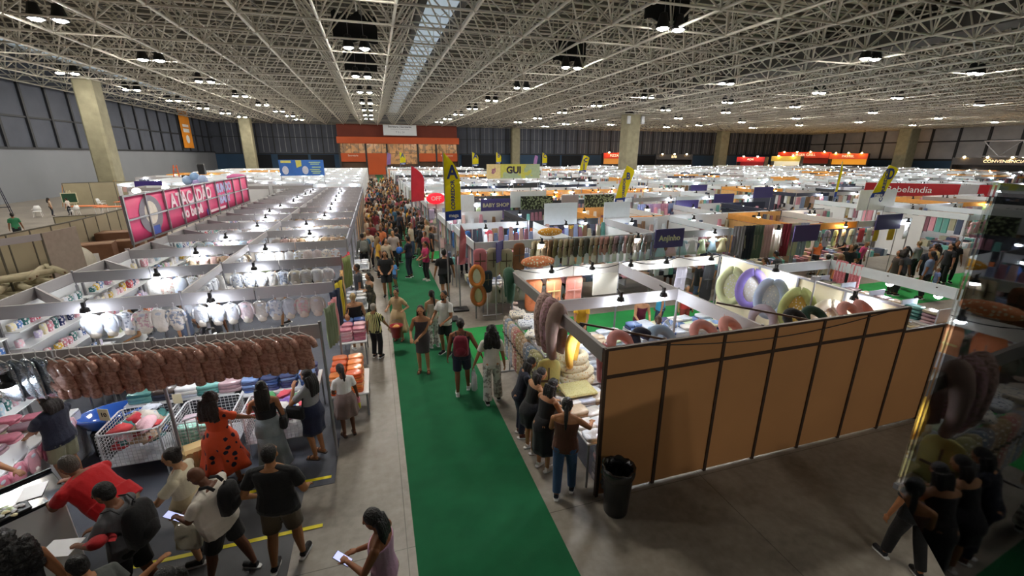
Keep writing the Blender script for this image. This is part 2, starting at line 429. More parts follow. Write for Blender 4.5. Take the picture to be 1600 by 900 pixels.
        o = w.build('black_drape', bf, loc=(x, y, 0)); tag(o, lab, 'drape')

def offices():
    Y = YB-3.0
    t = thing('office_block', 'orange two storey office front set into the back wall', 'building', (7, Y, 0))
    og = mat('orange_paint', '#c9561f', rough=.6, var=.05, vscale=.4); od = mat('dark_orange_paint', '#7a3422', rough=.7, var=.08, vscale=.4)
    off = lambda w: shifted(w, (7, Y, 0))
    off(MB().bb(-8.1, 22.0, Y+.8, YB, 9.0, 12.4)).build('upper_wall', od, t)
    off(MB().rb(-8.3, 22.3, Y-.6, Y+.9, 7.6, 9.2, .05)).build('canopy', og, t)
    xs = [-7.9, -1.6, 3.6, 11.4, 16.2, 22.0]
    ow = mat('office_glass_lit', '#a87848', rough=.2, emit=.16, ecol='#ffc080', var=.35, vscale=.8, coat=.5, pattern='blotch', col2='#3a2c24', pscale=.9)
    for i in range(5):
        off(MB().bb(xs[i]+.25, xs[i+1]-.25, Y+.3, Y+.4, 5.3, 7.6)).build('window', ow, t)
        if i != 2: off(MB().bb(xs[i]+.2, xs[i+1]-.2, Y, Y+.5, 0 if i in (1,) else 3.2, 5.3)).build('parapet', og, t)
        else: off(MB().bb(xs[i]+.25, xs[i+1]-.25, Y+.5, Y+.6, 2.6, 5.2)).build('window', ow, t)
    for x in xs: off(MB().bb(x-.22, x+.22, Y-.1, Y+.6, 0, 7.6)).build('post', DPANEL, t)
    for i in range(16):
        x = -7+1.85*i; off(MB().bb(x-.05, x+.05, Y+.25, Y+.3, 5.3, 7.6)).build('mullion', DPANEL, t)
    off(MB().bb(-8, 22, Y+.7, YB, 0, 7.6)).build('inner_wall', mat('office_inner', '#5a4638', rough=.8, emit=0), t)
    wt = mat('office_lettering', '#e8d8c8', rough=.6)
    text('tx', 'Secretaria', .6, wt, t, (-11.8, -.02, 4.7), bold=.01)
    text('tx', 'Relacionamento', .5, wt, t, (12.0, -.02, 4.7), bold=.01)
    s = thing('hanging_sign', 'white sign banner hung above the orange offices', 'sign', (7.1, YB-4.3, 9.6))
    MB().bb(-4.1, 4.1, -.05, .05, 0, 2.6).build('sheet', mat('white_banner', '#e9edf2', rough=.6, var=.02, emit=0), s)
    dkt = mat('banner_lettering', '#4a4b60', rough=.7)
    text('tx', 'Secretaria | Secretariat', .62, dkt, s, (0, -.06, 2.05), bold=.012)
    text('tx', 'Atendimento e Relacionamento', .36, mat('banner_lettering_soft', '#8a8fa0'), s, (0, -.06, 1.5))
    text('tx', 'T E L. 24', .6, mat('banner_lettering_soft', '#8a8fa0'), s, (0, -.06, .75))
struct('floor_1', MB().prism([(-1.6,-.35),(-1.6,-1.6),(3.6,-1.6),(3.6,1.09)], 3.2, 3.5), mat('balcony_slab', '#17181a', rough=.6))
hall(); offices()
# ------------------------------------------------------------------ people
PENDING = []     # (object, voxel, smooth iterations, displace)
def ring_xy(c, rx, ry, u, n=14, fx=1.0):
    """ring around centre c with axes X and (forward) from the spine frame u=(forward, up)"""
    f, up = u
    return [tuple(Vector(c) + Vector((1,0,0))*rx*math.cos(2*math.pi*j/n) + f*ry*math.sin(2*math.pi*j/n)) for j in range(n)]
def remeshed(mb, name, m, parent, vox, sm=2, disp=0):
    o = mb.build(name, m, parent); PENDING.append((o, vox, sm, disp)); return o
def bake_people():
    tex = bpy.data.textures.new('hair_clumps', 'CLOUDS'); tex.noise_scale = .05
    for o, vox, sm, disp in PENDING:
        r = o.modifiers.new('r', 'REMESH'); r.mode = 'VOXEL'; r.voxel_size = vox; r.use_smooth_shade = True
        if sm: s = o.modifiers.new('s', 'SMOOTH'); s.factor = .5; s.iterations = sm
        if disp: d = o.modifiers.new('d', 'DISPLACE'); d.texture = tex; d.strength = disp; d.mid_level = .4
    bpy.context.view_layer.update(); dg = bpy.context.evaluated_depsgraph_get()
    new = [bpy.data.meshes.new_from_object(o.evaluated_get(dg)) for o, *_ in PENDING]
    for (o, *_), me in zip(PENDING, new):
        ms = list(o.data.materials); old = o.data; o.modifiers.clear()
        me.materials.clear()
        for m in ms: me.materials.append(m)
        me.name = old.name; o.data = me; bpy.data.meshes.remove(old)
        me.polygons.foreach_set('material_index', [0]*len(me.polygons))
        me.polygons.foreach_set('use_smooth', [True]*len(me.polygons))
    PENDING.clear()

def skin(t): return mat('skin_'+t.strip('#'), t, rough=.55, var=.05, spec=.4)
def hairm(t): return mat('hair_'+t.strip('#'), t, rough=.5, bump=.8, bscale=60, var=.2, spec=.5)

def ik(a, b, l1, l2, hint):
    d = b-a; D = min(d.length, (l1+l2)*.998); dn = d.normalized(); b = a+dn*D
    x = (l1*l1-l2*l2+D*D)/(2*D); h = math.sqrt(max(l1*l1-x*x, 0))
    hp = hint-dn*hint.dot(dn)
    hp = hp.normalized() if hp.length > 1e-4 else Vector((0,0,-1))
    return a+dn*x+hp*h, b

def person(label, loc, face, h=1.6, sk='#b07a58', hair='short', hc='#15110f', top='#222222', sleeve='short', bot='pants', bc='#222733',
           shoe='#222222', w=1.0, lean=0, hl=None, hr=None, feet=((-.1,0),(.1,0)), head=(0, 0), vox=.0085, det=True, belly=0,
           group=None, grip=.5, dress=None, dlen=.45, dflare=.25, topm=None, botm=None, sole='#e8e8e8', crouch=0, hk=None):
    """local frame: faces +Y, right is +X; hl / hr = wrist targets, feet = (x, y) of each ankle"""
    s = h/1.70
    t = thing('person', label, 'person', (loc[0], loc[1], loc[2] if len(loc) > 2 else .006), R(face), group)
    S = Matrix.Diagonal((s, s, s, 1))
    A = R(lean); f = Vector((0, math.cos(A), -math.sin(A))); up = Vector((0, math.sin(A), math.cos(A)))
    pel = Vector((0, -math.sin(A)*.14, .93-crouch))
    T = lambda u, y=0, x=0: pel + up*u + f*y + Vector((x, 0, 0))
    sm = skin(sk); fr = (f, up)
    def torso(mb, e, u0=-.09, u1=.52):
        prof = [(-.13,.10,.08,0),(-.08,.155,.108,-.01),(-.02,.168,.118,-.012),(.05,.155,.11,-.005),(.14,.138,.10,.004),(.23,.142,.102,.006),(.32,.158,.108,.008),(.40,.172,.102,.0),(.445,.165,.085,-.004),(.475,.125,.068,-.006),(.505,.075,.060,-.004),(.53,.058,.056,-.002)]
        rr = []
        for u, rx, ry, fy in prof:
            if u < u0-.001 or u > u1+.001: continue
            b = belly*math.exp(-((u-.13)/.13)**2)
            rr.append(ring_xy(T(u, fy+b*.5), (rx*w+e+b*.5), (ry*(.5+.5*w)+e+b*.7), fr, 16))
        mb.rings(rr, M=S)
    body = MB(); torso(body, 0)
    body.ell(T(-.04,-.05,-.075), (.085*w,.085,.095), M=S); body.ell(T(-.04,-.05,.075), (.085*w,.085,.095), M=S)
    # head
    neck = T(.50, -.005); Hh = Matrix.Rotation(R(head[0]), 4, 'Z') @ Matrix.Rotation(-A*.55 - R(head[1]), 4, 'X')
    hc0 = T(.545, .012) + (Hh.to_3x3() @ Vector((0, .012, .115)))
    body.bar(T(.46,-.01), hc0 + Hh.to_3x3() @ Vector((0,-.02,-.07)), .056, .052, 10, M=S)
    HM = S @ Matrix.Translation(hc0) @ Hh
    body.ell((0,-.008,.015), (.075,.094,.098), 14, 10, M=HM)
    body.ell((0,.028,-.048), (.052,.060,.062), 12, 8, M=HM)
    if det:
        body.bar((0,.078,.012), (0,.103,-.02), .010, .017, 6, M=HM)     # nose
        for q in (-1, 1):
            body.ell((q*.078,-.008,-.008), (.012,.020,.032), 8, 6, M=HM)
            body.ell((q*.03,.074,.025), (.024,.018,.009), 8, 5, M=HM)   # brow
        body.ell((0,.080,-.050), (.024,.012,.010), 8, 5, M=HM)          # lips
    # arms
    hands = {}
    for q, tgt in ((-1, hl), (1, hr)):
        sh = T(.415, -.005, q*(.150*w+.018))
        body.ell(sh, (.052*(.6+.4*w),.050,.054), M=S); body.bar(T(.49,-.015,q*.03), T(.44,-.01,q*.14*w), .045, .046, 8, M=S)
        if tgt is None: tgt = (q*(.24*w+.03), .05, .80-crouch)
        tw = Vector(tgt)
        el, wr = ik(sh, tw, .285, .25, Vector((q*.45, -.6, -.5)))
        aw = .6+.4*w
        body.bar(sh, el, .050*aw, .039*aw, 10, M=S); body.ell(el, (.038*aw,)*3, 8, 6, M=S); body.bar(el, wr, .038*aw, .026, 10, M=S)
        d = (wr-el).normalized()
        fw_ = Vector((0,1,0)); side = Vector((-q, 0, 0))             # palm normal faces inward
        pn = (side - d*side.dot(d)); pn = pn.normalized() if pn.length > .2 else (Vector((0,0,-1))-d*Vector((0,0,-1)).dot(d)).normalized()
        if abs(d.z) < .75: pn = (Vector((0,0,-1)) - d*Vector((0,0,-1)).dot(d)).normalized()
        ac = d.cross(pn).normalized()                                # across the palm
        if ac.z < 0 and abs(d.z) < .75: pass
        pm = wr + d*.045
        PMt = S @ Matrix.Translation(pm) @ Matrix((ac, pn, d)).transposed().to_4x4()
        body.ell((0,0,0), (.040,.017,.052), 10, 7, M=PMt)
        hands[q] = (pm, d, pn, ac)
        thumb_side = 1 if ac.dot(Vector((-q*.3, 1, .2))) > 0 else -1
        if vox < .015:
            fr_ = .0088 if vox < .01 else .0115
            for k, (off, ln) in enumerate(((-.03,.062),(-.0105,.072),(.0095,.078),(.029,.070))):
                off = off*-thumb_side*-1; 
                if thumb_side < 0: off = off
                b0 = (off, 0, .035); c1 = grip*1.15
                b1 = (off*1.08, math.sin(c1*.5)*ln*.5, .035+math.cos(c1*.5)*ln*.5)
                b2 = (off*1.1, b1[1]+math.sin(c1*1.4)*ln*.5, b1[2]+math.cos(c1*1.4)*ln*.5)
                body.bar(b0, b1, fr_, fr_*.95, 6, M=PMt); body.bar(b1, b2, fr_*.95, fr_*.8, 6, M=PMt)
            ts = thumb_side
            body.bar((ts*.026,.004,-.02), (ts*.052,.014,.015), fr_*1.25, fr_*1.1, 6, M=PMt)
            body.bar((ts*.052,.014,.015), (ts*.056,.024,.042), fr_*1.1, fr_*.9, 6, M=PMt)
        else:
            body.ell((0,.012,.06), (.034,.016,.04), 8, 6, M=PMt)
        hands[str(q)+'e'] = el; hands[str(q)+'w'] = wr; hands[str(q)+'s'] = sh
    # legs
    legs = {}
    for q, ft in ((-1, feet[0]), (1, feet[1])):
        hp = T(-.05, -.005, q*.088*(.7+.3*w))
        lift = ft[2] if len(ft) > 2 else 0
        an = Vector((ft[0], ft[1]-.02, .085+lift))
        kn, an = ik(hp, an, .405, .398, Vector((q*.08, 1, .1)) if hk is None else Vector(hk))
        lw = .55+.45*w
        body.bar(hp, kn, .085*lw, .054*lw, 12, M=S); body.ell(kn, (.055*lw,)*3, 8, 6, M=S)
        mid = kn.lerp(an, .3) + Vector((0,-.012,0)); body.bar(kn, mid, .052*lw, .053*lw, 10, M=S); body.bar(mid, an, .053*lw, .034, 10, M=S)
        tz = .03+lift*.4 if lift else .028
        toe = Vector((an.x+q*.02, an.y+.15, tz)); heel = Vector((an.x, an.y-.035, .035+lift))
        body.bar(heel, toe, .032, .030, 8, M=S); body.bar(an, toe.lerp(heel, .4), .036, .034, 8, M=S)
        legs[q] = (hp, kn, an, toe, heel)
    remeshed(body, 'body', sm, t, vox, 1)
    if det:
        for q in (-1, 1):
            e = MB(); e.ell((q*.030,.0835,.006), (.013,.006,.0065), 8, 6, M=HM); e.build('eye', mat('eye_dark', '#1a120e', rough=.2), t)
        MB().ell((0,.0905,-.050), (.022,.005,.006), 8, 5, M=HM).build('mouth', mat('lip', '#8a4440', rough=.5), t)
    # clothes
    tm = topm or cloth(top); bm = botm or (cloth(bc) if bc else tm)
    if top or topm:
        mb = MB(); torso(mb, .014, -.08 if not dress else -.02, .485 if sleeve != 'none' else .44)
        if bot != 'pants_in' and not dress:
            c0 = T(-.08); mb.rings([ring_xy(T(.10), .15*w+.016+belly*.5, .105+.016+belly*.7, fr, 16), ring_xy(T(-.10), .172*w+.018, .122+.018+belly*.3, fr, 16)], M=S)
        for q in (-1, 1):
            sh, el, wr = hands[str(q)+'s'], hands[str(q)+'e'], hands[str(q)+'w']; aw = .6+.4*w
            if sleeve == 'none':
                mb.bar(T(.40,-.02,q*.10*w), T(.475,-.01,q*.085*w), .04, .03, 8, M=S)
            else:
                mb.ell(sh, (.064*aw,.062,.064), M=S); mb.bar(T(.478,-.015,q*.045), T(.435,-.01,q*.14*w), .055, .058, 8, M=S)
                if sleeve == 'short': mb.bar(sh, sh.lerp(el, .62), .061*aw, .066*aw, 12, M=S)
                else: mb.bar(sh, el, .064*aw, .050*aw, 12, M=S); mb.ell(el, (.05*aw,)*3, 8, 6, M=S); mb.bar(el, el.lerp(wr, .95), .05*aw, .037, 12, M=S)
        remeshed(mb, 'shirt' if not dress else 'dress_top', tm, t, vox*1.15, 2)
    def leg_cloth(mb, frac, r0, r1, r2):
        for q in (-1, 1):
            hp, kn, an, toe, heel = legs[q]; lw = .55+.45*w
            mb.ell(hp, (r0*lw,)*3, M=S)
            if frac <= 1: mb.bar(hp, hp.lerp(kn, frac), r0*lw, r1*lw, 14, M=S)
            else:
                mb.bar(hp, kn, r0*lw, r1*lw, 14, M=S); mb.ell(kn, (r1*lw,)*3, 10, 8, M=S); mb.bar(kn, kn.lerp(an, frac-1), r1*lw, r2*lw, 14, M=S)
    if bot in ('pants', 'pants_in', 'shorts', 'wide', 'jeans'):
        mb = MB(); torso(mb, .013, -.13, .05)
        mb.ell(T(-.05,-.045,-.075), (.095*w,.092,.10), M=S); mb.ell(T(-.05,-.045,.075), (.095*w,.092,.10), M=S)
        if bot == 'shorts': leg_cloth(mb, .82, .098, .090, .08)
        elif bot == 'wide': leg_cloth(mb, 1.97, .10, .082, .098)
        else: leg_cloth(mb, 1.93, .097, .074, .062)
        remeshed(mb, 'trousers' if bot != 'shorts' else 'shorts', bm, t, vox*1.15, 2)
    if dress:
        mb = MB(); n = 40; rr = []; z0 = T(.14).z; zz = dlen
        mx = (legs[-1][1].x+legs[1][1].x)/2; my = (legs[-1][1].y+legs[1][1].y)/2
        for k in range(9):
            q = k/8; z = z0+(zz-z0)*q
            cy = T(.14).y*(1-min(q*2.2,1)) + (T(-.05).y)*min(q*2.2,1)*(1-q*.4) + my*.4*q*q; 
            hipb = math.exp(-((z-T(-.05).z)/.12)**2)
            rx = (.140*w+.014) + q*dflare*.9 + .035*hipb*w + belly*.4; ry = (.105+.014) + q*dflare*.75 + .055*hipb + belly*.5
            am = .035*q*dflare/.2
            rr.append([((rx+am*math.sin(j*2*math.pi*5/n*1.0+1))*math.cos(2*math.pi*j/n), cy+(ry+am*math.cos(j*2*math.pi*7/n))*math.sin(2*math.pi*j/n), z) for j in range(n)])
        inner = [[(x*.93, (y-rr[k][0][1])*.93+rr[k][0][1], z+.004) for x, y, z in rr[k]] for k in (8, 5, 2)]
        mb.smooth = True; mb.rings(rr+inner, M=S)
        mb.build('skirt', bm if bc else tm, t)
    if shoe:
        for q in (-1, 1):
            mb = MB(); so = MB()
            hp, kn, an, toe, heel = legs[q]
            mb.bar(heel+Vector((0,0,.012)), toe+Vector((0,.012,.008)), .041, .038, 10, M=S); mb.bar(an-Vector((0,0,.012)), toe.lerp(heel,.5)+Vector((0,0,.01)), .043, .042, 10, M=S)
            d = toe-heel; rl = []
            for yy, wx in ((-.045,.022),(-.02,.036),(.03,.038),(.10,.040),(.16,.042),(.19,.034),(.205,.018)):
                c = heel+d.normalized()*yy; rl.append([(c.x-wx,c.y,c.z-.034),(c.x+wx,c.y,c.z-.034),(c.x+wx,c.y,c.z-.014),(c.x-wx,c.y,c.z-.014)])
            so.rings(rl, M=S)
            o = remeshed(mb, 'shoe', cloth(shoe), t, max(vox, .009), 1)
            so.build('sole', cloth(sole), o)
    else:
        for q in (-1, 1):
            so = MB()
            hp, kn, an, toe, heel = legs[q]; d = (toe-heel).normalized(); rl = []
            for yy, wx in ((-.04,.02),(-.02,.034),(.03,.036),(.10,.039),(.16,.044),(.20,.036),(.215,.018)):
                c = heel+d*yy; rl.append([(c.x-wx,c.y,c.z-.036),(c.x+wx,c.y,c.z-.036),(c.x+wx,c.y,c.z-.018),(c.x-wx,c.y,c.z-.018)])
            so.rings(rl, M=S)
            so.path([toe+d*-.06+Vector((-.042,0,-.02)), toe+d*-.055+Vector((-.03,0,.024)), toe+d*-.05+Vector((0,0,.034)), toe+d*-.055+Vector((.03,0,.024)), toe+d*-.06+Vector((.042,0,-.02))], .008, 5, M=S)
            so.build('sandal', cloth('#3a2a20'), t)
    # hair
    if hair != 'bald':
        mb = MB(); hm = hairm(hc); dsp = 0
        big = 1.0
        if hair in ('curly', 'bigcurly'): big = 1.12 if hair == 'curly' else 1.22; dsp = .03
        mb.ell((0,-.028,.032), (.084*big,.094*big,.098*big), 14, 10, M=HM)
        mb.ell((0,-.045,-.01), (.078*big,.07*big,.085*big), 12, 8, M=HM)
        hw = lambda v: HM @ Vector(v)
        def fall(x0, length, r0, r1, y0=-.085, z0=.0, back=.10, xk=1.3):
            p0 = hw((x0, y0, z0)); pts = [p0]; dw = (S.to_3x3() @ Vector((0, -back, 0)))
            bk = Vector((0,-1,0))
            upb = T(.40, -.13); 
            for k in range(1, 5):
                q = k/4; p = p0 + Vector((x0*(xk-1)*q*s, 0, -length*q*s)); p.y = p0.y + (-.02-back*.3*math.sin(q*2))*s - (math.sin(A)*.0)
                pts.append(p)
            mb.path(pts, rad=[r0*s, r0*1.05*s, r0*s, (r0+r1)/2*s, r1*s], n=8)
        if hair == 'long':
            for x0 in (-.055, -.02, .02, .055): fall(x0, .36, .045, .022)
            for x0 in (-.07, .07): fall(x0, .30, .032, .018, y0=-.02)
        if hair == 'longcurly':
            dsp = .035
            for x0 in (-.075, -.03, .03, .075): fall(x0, .32, .062, .04, xk=1.7)
            mb.ell((0,-.04,.03), (.105,.11,.115), 14, 10, M=HM)
        if hair == 'bigcurly':
            dsp = .05
            for x0 in (-.09, -.03, .03, .09): fall(x0, .34, .085, .06, xk=1.6)
        if hair == 'mid':
            for x0 in (-.06, -.02, .02, .06): fall(x0, .20, .045, .03)
            for x0 in (-.072, .072): fall(x0, .17, .03, .02, y0=-.02)
        if hair == 'ponytail':
            mb.ell((0,-.115,.02), (.03,.03,.03), M=HM); fall(0, .32, .032, .014, y0=-.125, z0=.01, back=.18)
        if hair == 'bun': mb.ell((0,-.11,.075), (.04,.04,.038), M=HM)
        if hair == 'braids':
            for x0 in (-.06, -.03, 0, .03, .06): fall(x0, .42, .034, .016, back=.12)
            dsp = .012
        if hair == 'short': pass
        remeshed(mb, 'hair', hm, t, max(vox, .009), 2, dsp)
    t_hands[t.name] = (hands, s, T, HM)
    return t
t_hands = {}
def hand_world(t, q):
    hands, s, T, HM = t_hands[t.name]; pm, d, pn, ac = hands[q]
    M = Matrix.Translation(t.location) @ Matrix.Rotation(t.rotation_euler[2], 4, 'Z')
    return M @ ((pm+d*.03+pn*.02)*s)
def body_point(t, u, y=0, x=0):
    hands, s, T, HM = t_hands[t.name]
    M = Matrix.Translation(t.location) @ Matrix.Rotation(t.rotation_euler[2], 4, 'Z')
    return M @ (T(u, y, x)*s)

# things people carry
def phone(t, q, lab, rz=0, big=1):
    p = hand_world(t, q); o = thing('phone', lab, 'phone', tuple(p+Vector((0,0,.012))), rz)
    o.rotation_euler = (R(25), 0, rz)
    MB().rb(-.037*big, .037*big, -.075*big, .075*big, -.004, .004, .003).build('case', BLACK, o)
    MB().bb(-.034*big, .034*big, -.07*big, .07*big, .0041, .0052).build('screen', mat('phone_screen', '#c8ccf0', rough=.2, emit=.8, ecol='#c8d0ff'), o)
    return o
def bag_hand(t, q, lab, col, cat='bag', sx=.30, sz=.34, sy=.12, name='shopping_bag', rz=None):
    p = hand_world(t, q); rz = t.rotation_euler[2]+R(90) if rz is None else rz
    o = thing(name, lab, cat, (p.x, p.y, p.z-.12-sz), rz)
    n = 16; rr = []
    for z, k in ((0,.75),(.04,1),(sz*.5,1.05),(sz*.85,.9),(sz,.7)):
        rr.append([(sx/2*k*math.copysign(abs(math.cos(2*math.pi*j/n))**.6, math.cos(2*math.pi*j/n)), sy/2*k*math.copysign(abs(math.sin(2*math.pi*j/n))**.6, math.sin(2*math.pi*j/n))*(1+.12*math.sin(j*2.3+z*20)), z) for j in range(n)])
    b = MB(); b.smooth = True; b.rings(rr).build('pouch', bagged(col), o)
    h = MB()
    for yy in (-.03, .03): h.path([(-.08, yy, sz-.02), (-.06, yy*.6, sz+.08), (0, 0, sz+.12), (.06, yy*.6, sz+.08), (.08, yy, sz-.02)], .007, 5)
    h.build('handle', bagged(col), o); return o
def backpack(t, lab, col, u=.26, strap='#1a1a1e', x=0, sc=1.0):
    p = body_point(t, u, -.20, x); o = thing('backpack', lab, 'backpack', tuple(p), t.rotation_euler[2])
    n = 14; rr = []
    for z, k, d in ((-.22,.7,.6),(-.19,1,1),(-.02,1.03,1.1),(.12,.95,.95),(.19,.75,.7),(.215,.4,.35)):
        rr.append([(.15*sc*k*math.copysign(abs(math.cos(2*math.pi*j/n))**.6, math.cos(2*math.pi*j/n)), -.01+.085*sc*d*math.copysign(abs(math.sin(2*math.pi*j/n))**.6, math.sin(2*math.pi*j/n)), z*sc) for j in range(n)])
    b = MB(); b.smooth = True; b.rings(rr).build('main_pouch', cloth(col), o)
    b = MB(); b.smooth = True; b.ell((0,-.085*sc,-.09*sc), (.11*sc,.045*sc,.10*sc), 12, 8).build('front_pocket', cloth(col), o)
    s = MB()
    for q in (-1, 1): s.path([(q*.09*sc,.07,.18*sc),(q*.10*sc,.13,.24*sc),(q*.11*sc,.22,.22*sc)], .018, 6, flat=.4)
    s.path([(-.03,.0,.2*sc),(0,.0,.25*sc),(.03,.0,.2*sc)], .008, 5)
    s.build('strap', cloth(strap), o); return o
def shoulder_bag(t, lab, col, side=1, u=.0, y=-.06, sx=.30, sz=.22, tilt=0):
    p = body_point(t, u, y, side*.24); o = thing('shoulder_bag', lab, 'bag', tuple(p), t.rotation_euler[2]+R(90))
    b = MB(); b.rb(-sx/2, sx/2, -.05, .05, -sz/2, sz/2, .03).build('pouch', cloth(col), o)
    a = body_point(t, .45, 0, side*.12) - p; a = Matrix.Rotation(-o.rotation_euler[2], 4, 'Z') @ a
    s = MB(); s.path([(-sx/2+.02,0,sz/2-.02), a*.55+Vector((-.05,0,.03)), a, a*.55+Vector((.05,0,.03)), (sx/2-.02,0,sz/2-.02)], .011, 6)
    s.build('strap', cloth(col), o); return o
# ------------------------------------------------------------------ goods: one template per kind
def hanger_part(t, w=.16, z=0):
    h = MB(); h.path([(0,0,z+.05),(.012,0,z+.075),(0,0,z+.095),(-.012,0,z+.085)], .0035, 5); h.bar((0,0,z+.05), (0,0,z+.01), .0035, n=5)
    h.path([(-w,0,z-.045),(-w*.5,0,z-.015),(0,0,z+.01),(w*.5,0,z-.015),(w,0,z-.045)], .006, 6); h.build('hanger', WHITEP, t)
def sec(pts, n=14, wav=.0, ph=0):
    """stack of elliptical sections (z, half width, half thickness)"""
    return [[(rx*math.cos(2*math.pi*j/n), (ry+wav*math.sin(j*2.7+ph+z*31))*math.sin(2*math.pi*j/n), z) for j in range(n)] for z, rx, ry in pts]
def garment(name, lab, cat, kind, m):
    t = thing(name, lab, cat)
    b = MB(); b.smooth = True
    if kind == 'romper':
        b.rings(sec([(-.03,.05,.02),(-.05,.11,.03),(-.12,.115,.04),(-.22,.11,.042),(-.30,.125,.045),(-.345,.13,.04),(-.36,.10,.02)], wav=.008))
        for q in (-1, 1):
            b.rings([[(x+q*.07, y, z) for x, y, z in r] for r in sec([(-.32,.05,.04),(-.38,.058,.042),(-.43,.055,.04),(-.445,.03,.02)], 10, .005, q)])
            b.path([(q*.10,0,-.06),(q*.145,0,-.11),(q*.16,0,-.17)], rad=[.034,.036,.03], n=8)
    elif kind == 'dress':
        b.rings(sec([(-.03,.05,.02),(-.05,.10,.03),(-.14,.095,.035),(-.2,.10,.04),(-.36,.165,.06),(-.46,.19,.06),(-.465,.17,.04)], 18, .014))
        for q in (-1, 1): b.path([(q*.09,0,-.05),(q*.135,0,-.09),(q*.15,0,-.13)], rad=[.032,.04,.03], n=8)
    elif kind == 'set':
        b.rings(sec([(-.02,.06,.012),(-.04,.125,.022),(-.10,.135,.03),(-.26,.13,.032),(-.33,.12,.03),(-.385,.085,.026),(-.40,.04,.02)], wav=.006))
        for q in (-1, 1): b.path([(q*.115,0,-.06),(q*.15,0,-.16),(q*.145,0,-.27)], rad=[.026,.028,.022], n=8)
    elif kind == 'bagset':
        b.rings(sec([(0,.03,.008),(-.03,.12,.02),(-.10,.14,.03),(-.24,.15,.035),(-.38,.155,.035),(-.45,.15,.02),(-.46,.14,.006)], 16, .012))
    b.build('garment', m, t); hanger_part(t, .12)
    if kind == 'set':
        c = MB(); c.smooth = True
        c.rings(sec([(-.30,.06,.034),(-.36,.09,.036),(-.42,.085,.03),(-.45,.05,.015)], 12, .004)); c.build('footed_trousers', cloth('#d8cfc4'), t)
        MB().ell((0,-.03,-.09), (.05,.012,.03), 8, 5).build('bib', cloth('#c9cdd6'), t)
    return t
G = {}
G['romper'] = garment('hanging_romper', 'x', 'baby clothes', 'romper', bagged('#c08f7e', pattern='blotch', col2='#a3705f', pscale=34))
G['dress'] = garment('hanging_dress', 'x', 'baby dress', 'dress', cloth('#e0d6cc'))
G['set'] = garment('hanging_bodysuit', 'x', 'baby clothes', 'set', bagged('#e4e6ea'))
G['bag'] = garment('hanging_garment_bag', 'x', 'baby clothes', 'bagset', bagged('#dfe4ea'))
def soft_box(name, cat, sx, sy, sz, m, wob=.006):
    """folded textile in a clear pack: rounded box with soft faces"""
    n = 16; b = MB(); b.smooth = True; rr = []
    for z, k in ((0,.9),(sz*.15,1),(sz*.5,1.03),(sz*.85,1),(sz,.88)):
        rr.append([(sx/2*k*math.copysign(abs(math.cos(2*math.pi*(j+.5)/n))**.45, math.cos(2*math.pi*(j+.5)/n)), sy/2*k*math.copysign(abs(math.sin(2*math.pi*(j+.5)/n))**.45, math.sin(2*math.pi*(j+.5)/n)), z+wob*math.sin(j*1.7+z*60)) for j in range(n)])
    b.rings(rr); return tag(b.build(name, m), 'x', cat)
G['pack'] = soft_box('clothes_pack', 'clothes pack', .27, .21, .05, bagged('#e8e4e0'))
G['fold'] = soft_box('folded_blanket', 'blanket', .36, .28, .07, cloth('#e8e0da'), .008)
G['box'] = soft_box('goods_box', 'box', .16, .12, .2, mat('card_box', '#d8d8e0', rough=.4), .001)
def towel():
    b = MB(); b.smooth = True; n = 17; rr = []
    f = lambda i, z, s: (-.24+.48*i/(n-1), s*.006+.022*math.sin(i*1.5)+.012*math.sin(z*9+i), z)
    for z in (0, -.2, -.45, -.7, -.9):
        rr.append([f(i, z, -1) for i in range(n)]+[f(i, z, 1) for i in range(n-1, -1, -1)])
    b.rings(rr); return tag(b.build('hanging_blanket', cloth('#d8cfc6')), 'x', 'blanket')
G['towel'] = towel()
def crumple():
    r = random.Random(3); b = MB(); b.smooth = True
    rr = []
    for i in range(6):
        z = -.02+.09*math.sin(math.pi*i/5*.9+.15); q = 1-abs(i-2.2)/4
        rr.append([(.17*q*math.cos(2*math.pi*j/12)*(1+.35*r.uniform(-1,1)), .12*q*math.sin(2*math.pi*j/12)*(1+.35*r.uniform(-1,1)), .022*i+.02*r.uniform(-1,1)) for j in range(12)])
    b.rings(rr); return tag(b.build('crumpled_garment', cloth('#c83a46')), 'x', 'clothes')
G['crumple'] = crumple()
def nursing_pillow():
    t = thing('nursing_pillow', 'x', 'pillow'); b = MB(); b.smooth = True
    pts = [(.20*math.sin(a)*(1.0), 0, -.28-.24*math.cos(a)*-1-.0) for a in []]
    pts = []; rad = []
    for i in range(15):
        a = R(-140+280*i/14); pts.append((.19*math.sin(a), 0, -.02-.25+.25*math.cos(a))); rad.append(.09-.035*abs(i-7)/7*(1 if abs(i-7) > 3 else .4))
    b.path(pts, rad=rad, n=12); b.build('cushion', cloth('#c99aa0'), t)
    h = MB(); h.path([(0,0,.05),(0,0,.09),(.01,0,.11)], .006, 5); h.build('loop', cloth('#c99aa0'), t)
    return t
G['pillow'] = nursing_pillow()
def nest(ringc='#b9c58a', pad='#d8c06a'):
    t = thing('baby_nest', 'x', 'baby nest'); b = MB(); b.smooth = True; pts = []
    for i in range(24):
        a = 2*math.pi*i/24; w = 1-.35*(.5-.5*math.cos(a))
        pts.append((.25*math.sin(a)*(.9+.1*math.cos(a)*-1), 0, -.42-.36*math.cos(a)*-1))
    pts.append(pts[0]); b.path(pts, .085, 12, flat=1)
    b.build('bolster', cloth(ringc), t)
    p = MB(); p.smooth = True; p.ell((0,.01,-.42), (.21,.05,.33), 14, 9); p.build('pad', cloth(pad), t)
    return t
G['nest'] = nest()
